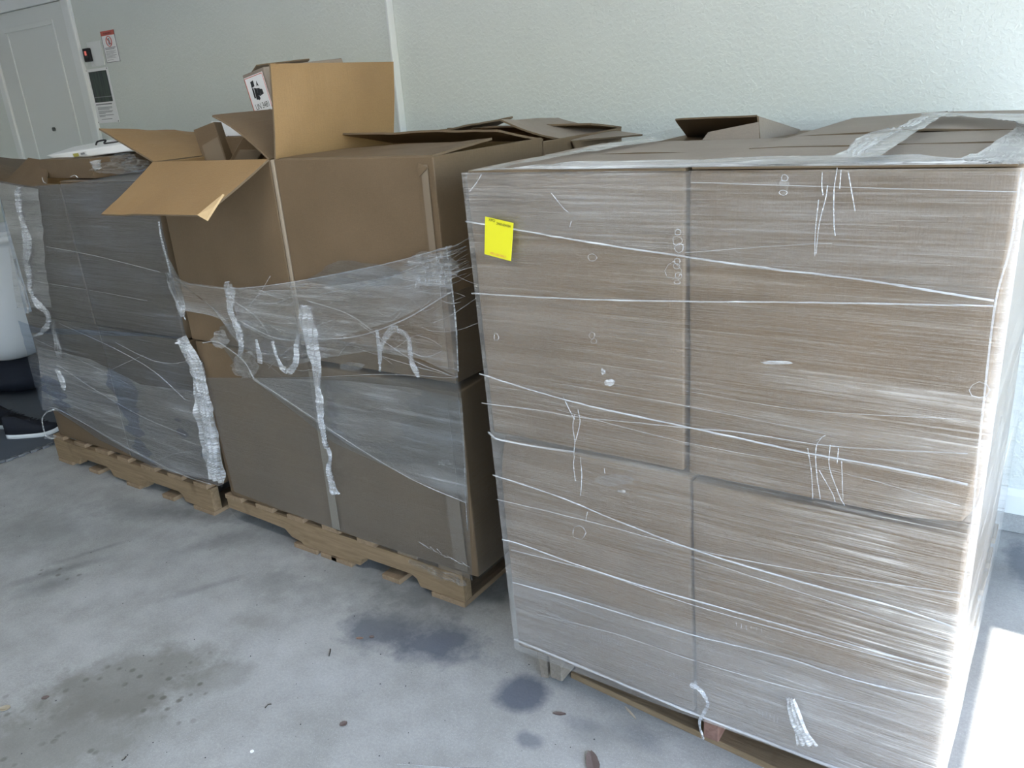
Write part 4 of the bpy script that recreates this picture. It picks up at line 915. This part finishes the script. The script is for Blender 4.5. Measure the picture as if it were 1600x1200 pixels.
# the shiny bundle at the right front corner
ribbon([at(x, y, Y=Y3-.035) for x, y in [(284, 528), (300, 560), (314, 610), (322, 650), (330, 695), (336, 735), (340, 752)]], [.05, .09, .10, .11, .125, .12, .10], W3, ROPE, crump=.010, seed=37, nu=16, name='bundled_corner')
ribbon([at(x, y, Y=Y3-.042) for x, y in [(286, 527), (300, 552), (314, 592), (322, 640), (328, 690), (334, 740)]], [.03, .05, .055, .05, .055, .05], W3, ROPE, crump=.012, seed=38, nu=14, name='bundled_corner')
scrap(290, 532, 9, 7, Y3-.045, W3, 39, ROPE, amp=.02)
scrap(185, 262, 40, 9, 1.70, W3, 40, FILM_VEIL, amp=.03); scrap(155, 258, 9, 8, 1.69, W3, 41, ROPE, amp=.02); scrap(200, 246, 20, 8, 1.74, W3, 42, FILM_VEIL, amp=.03); scrap(216, 258, 24, 10, 1.70, W3, 43, FILM_VEIL, amp=.03)
strand([(66, 277), (68, 284), (72, 286)], YG, .0015, W3, ROPE); strand([(110, 276), (117, 274), (122, 278)], YG, .0015, W3, ROPE)

# ---------------------------------------------------------------- things at the far left
MATG = simple('grey_foam', (.09, .105, .125), .85, .2, .4, gs=90)
MATE = simple('pale_foam_edge', (.32, .34, .36), .8, .2)
p0, p1 = at(0, 724, Z=.006), at(76, 697, Z=.006); dx = (p1-p0).normalized(); nx = V((-dx.y, dx.x, 0)); nx = nx if nx.x < 0 else -nx
edge = []
for k in range(-30, 44):
    s = (p1-p0).length*.125*k; q = p0+dx*s+nx*(.0 if k % 2 else .014); q2 = p0+dx*(s+(p1-p0).length*.125)+nx*(.0 if k % 2 else .014); edge += [q, q2]
edge = [V((e.x, e.y, 0)) for e in edge]
far = [edge[-1]+nx*1.6, edge[0]+nx*1.6]
t = empty('foam_mat', (p0+nx*.7)*1.0, 'dark grey interlocking foam floor mat with a toothed edge, left of the leftmost pallet', 'mat'); t.location.z = 0
m = MB(); m.prism(edge+far, V((0, 0, .010)))
m.make('mat_top', MATG, t)
m = MB(); m.prism([e+nx*.004*0 for e in edge]+[e+nx*.006 for e in edge[::-1]], V((0, 0, .0112))); m.make('mat_edge', MATE, t)

TUBP = simple('white_tub_plastic', (.66, .70, .74), .35, .4)
tc = at(22, 560, Y=2.10); tx = tc.x-.16
t = empty('white_tub', (tx, 2.18, .20), 'large white rounded plastic tub standing beyond the left end of the stacks', 'tub')
m = MB(); prof = [(0, 0), (.10, .0), (.17, .03), (.22, .10), (.26, .22), (.285, .38), (.30, .55), (.305, .72), (.31, .745), (.325, .75), (.325, .765), (.30, .765), (.292, .74), (.28, .5), (.2, .08), (0, .05)]
m.lathe(prof, (tx, 2.18, .20), 48); m.make('tub_body', TUBP, t, True)
m = MB(); m.lathe([(.27, .70), (.335, .705), (.335, .735), (.30, .74)], (tx, 2.18, .20), 48); m.make('tub_rim', TUBP, t, True)
DARKF = simple('dark_fabric', (.016, .020, .030), .85, .2, .5)
# soft dark bag the tub stands on
def blob(name, c, r, mat, parent=None, seed=0, amp=.12, sq=1, flat=0):
    bm = bmesh.new(); bmesh.ops.create_icosphere(bm, subdivisions=4, radius=1); vs = []
    for v in bm.verts:
        d = v.co.normalized(); k = 1+amp*fbm(d, 2.2, seed); p = V((d.x*r[0]*k, d.y*r[1]*k, d.z*r[2]*k))
        p.z = max(p.z, -r[2]*.8); vs.append(V(c)+p)
    fs = [[v.index for v in f.verts] for f in bm.faces]; bm.free(); return mesh(name, vs, fs, mat, parent, smooth=True, origin=c)
tag(blob('storage_bag', V((tx-.02, 2.18, .105)), (.34, .24, .11), DARKF, None, 3, .08), 'dark fabric bag lying flat on the mat beneath the white tub', 'bag')
pb = at(-4, 660, Z=.09)
tag(blob('plastic_bag', V((pb.x-.05, pb.y-.1, .10)), (.10, .09, .115), simple('pale_blue_plastic', (.45, .53, .72), .3, .5), None, 8, .22), 'crumpled pale bluish plastic bag at the left edge beside the sneakers', 'bag')
SOLE = simple('white_rubber', (.55, .58, .60), .5, .4); UPPER = simple('black_canvas', (.010, .012, .018), .8, .3, .5, gs=400)
def sneaker(c, ang, label, sc=1.0):
    """sneaker along local x (toe at +x)"""
    t = empty('sneaker', c, label, 'shoe', 'sneakers left of the stacks')
    R = Matrix.Rotation(ang, 3, 'Z'); N = 24
    def outline(s):  # s 0 heel..1 toe -> half width
        return .036*math.sin(math.pi*min(1, s*1.02+.03))**.35*(1+.18*s) * (1 if s < .93 else .8)
    def ringz(s, z, k, top):
        x = (s-.5)*.285*sc; hw = outline(s)*k*sc; return x, hw
    def loft(levels, name, mat):
        vs = []; fs = []
        for (zf, k) in levels:
            for i in range(N*2):
                s = i/(N-1) if i < N else 1-(i-N)/(N-1); sg = -1 if i < N else 1
                hw = outline(s)*k(s)*sc; x = (s-.5)*.285*sc; vs.append(V(c)+R@V((x, sg*hw, zf(s)*sc)))
        n2 = N*2
        for j in range(len(levels)-1):
            for i in range(n2): fs.append([j*n2+i, j*n2+(i+1) % n2, (j+1)*n2+(i+1) % n2, (j+1)*n2+i])
        fs.append(list(range(n2))[::-1]); fs.append([(len(levels)-1)*n2+i for i in range(n2)])
        return mesh(name, vs, fs, mat, t, smooth=True)
    spring = lambda s: .018*max(0, s-.72)**1.2*4
    loft([(lambda s: spring(s), lambda s: .9), (lambda s: spring(s)+.004, lambda s: 1.03), (lambda s: spring(s)+.024, lambda s: 1.05), (lambda s: spring(s)+.026, lambda s: .9)], 'sole', SOLE)
    H = lambda s: .125-.045*max(0, s-.25)/.3 if s < .55 else .080-.035*(s-.55)/.45
    loft([(lambda s: .024+spring(s), lambda s: .98), (lambda s: .024+(H(s)-.024)*.5+spring(s), lambda s: .96), (lambda s: .024+(H(s)-.024)*.85+spring(s), lambda s: .78), (lambda s: H(s)+spring(s), lambda s: .5)], 'upper', UPPER)
    m = MB()
    for k in range(5):
        x = .005+k*.018; z = .092-k*.006; m.tube([V(c)+R@V((x, -.018, z)), V(c)+R@V((x, 0, z+.006)), V(c)+R@V((x, .018, z))], .002, 5)
    m.make('laces', UPPER, t)
    return t
s0 = at(44, 684, Z=.012); sneaker(V((s0.x, s0.y+.035, .011)), math.radians(38), 'black canvas sneaker with a white sole on the grey mat beside the leftmost pallet', .95)
s1 = at(10, 676, Z=.012); sneaker(V((s1.x-.05, s1.y+.06, .011)), math.radians(20), 'second black sneaker, behind and left of the nearer one, by the plastic bag', .95)

# ---------------------------------------------------------------- litter on the floor
LEAF = simple('dry_leaf', (.13, .10, .09), .8, .2, .4); TWIG = simple('dark_twig', (.05, .045, .04), .8, .2); CHIP = simple('wood_splinter', (.55, .47, .36), .8, .2); DIRT = simple('dirt_speck', (.05, .05, .055), .9, .1)
def leaf(px, py, L, wd, ang, label, mat=LEAF, name='dry_leaf', cat='leaf'):
    c = at(px, py, Z=0); R = Matrix.Rotation(ang, 3, 'Z'); vs = []; fs = []; n = 10
    for lay in (0, 1):
        for i in range(n+1):
            s = i/n; hw = wd*math.sin(math.pi*min(.98, s*.93+.04))**.7*(1+.15*fbm(V((s*3, px, 0)), 2))
            for k in (-1, 0, 1): vs.append(c+R@V(((s-.5)*L, k*hw, .0005+lay*.0012+.35*wd*(abs(k)*.6+.5*(s-.5)**2))))
    for lay in (0, 1):
        for i in range(n):
            for k in (0, 1):
                a = lay*(n+1)*3+i*3+k; f = [a, a+1, a+4, a+3]; fs.append(f if lay else f[::-1])
    for i in range(n):
        for k in (0, 2):
            a = i*3+k; o = (n+1)*3; fs.append([a, a+3, a+3+o, a+o])
    return tag(mesh(name, vs, fs, mat, None, origin=c), label, cat)
leaf(926, 1194, .075, .016, -.9, 'large brown leaf at the bottom edge of the floor, left of the front pallet')
leaf(874, 1116, .035, .006, .4, 'small grey-brown leaf just below the round oil stain')
leaf(537, 1132, .020, .009, 1.2, 'round dark leaf on the bare floor below the oil stains')
leaf(581, 996, .016, .006, .3, 'dark leaf bit inside the bluish oil stain')
leaf(562, 998, .022, .005, .5, 'small reddish chip just left of the dark leaf in the oil stain', simple('reddish_chip', (.20, .13, .10), .8, .2), 'wood_chip', 'chip')
leaf(71, 1091, .020, .008, .9, 'dark brown leaf on the brown speckled patch at lower left')
leaf(8, 1108, .030, .012, .7, 'pale tan leaf at the far left edge of the floor', simple('tan_leaf', (.30, .26, .19), .8, .2, .3))
leaf(394, 1175, .010, .005, .6, 'tiny white chip near the bottom edge', WHITE, 'paper_chip', 'chip')
leaf(985, 1114, .05, .003, 2.62, 'pale wood splinter lying in front of the right-hand pallet', CHIP, 'wood_splinter', 'splinter')
def twig(pts, label, r=.0016):
    m = MB(); m.tube(smooth_path([at(x, y, Z=r) for x, y in pts], 4), r, 5); o = m.make('twig', TWIG, None, True, origin=at(*pts[0], Z=0)); return tag(o, label, 'twig', 'twigs on the floor')
twig([(414, 1106), (419, 1101), (424, 1100)], 'short dark twig at the lower middle of the floor')
twig([(514, 1025), (516, 1018), (516, 1014)], 'thin brown twig left of the oil stain'); twig([(190, 1188), (194, 1186), (197, 1182)], 'tiny curled dark twig near the bottom left')
m = MB(); m.tube([at(620, 1194, Z=.002), at(690, 1199, Z=.002), at(760, 1201, Z=.002)], .002, 5); tag(m.make('clear_strip', ROPE_T, None, True, origin=at(690, 1199, Z=0)), 'thin clear strip of film on the floor at the bottom edge', 'strip')
m = MB()
for k in range(110):
    x = random.uniform(0, 1000); y = random.uniform(780, 1199); c = at(x, y, Z=0)
    if c.y > 1.60 or (c.x > -1.1 and c.y > 1.38): continue
    r = random.choice([.001, .0014, .002]); m.lathe([(r, 0), (r*.8, r*.5), (0, r*.7)], (c.x, c.y, 0), 6)
tag(m.make('floor_grit', DIRT), 'scattered dark grit and specks across the concrete floor', 'grit', kind='stuff')
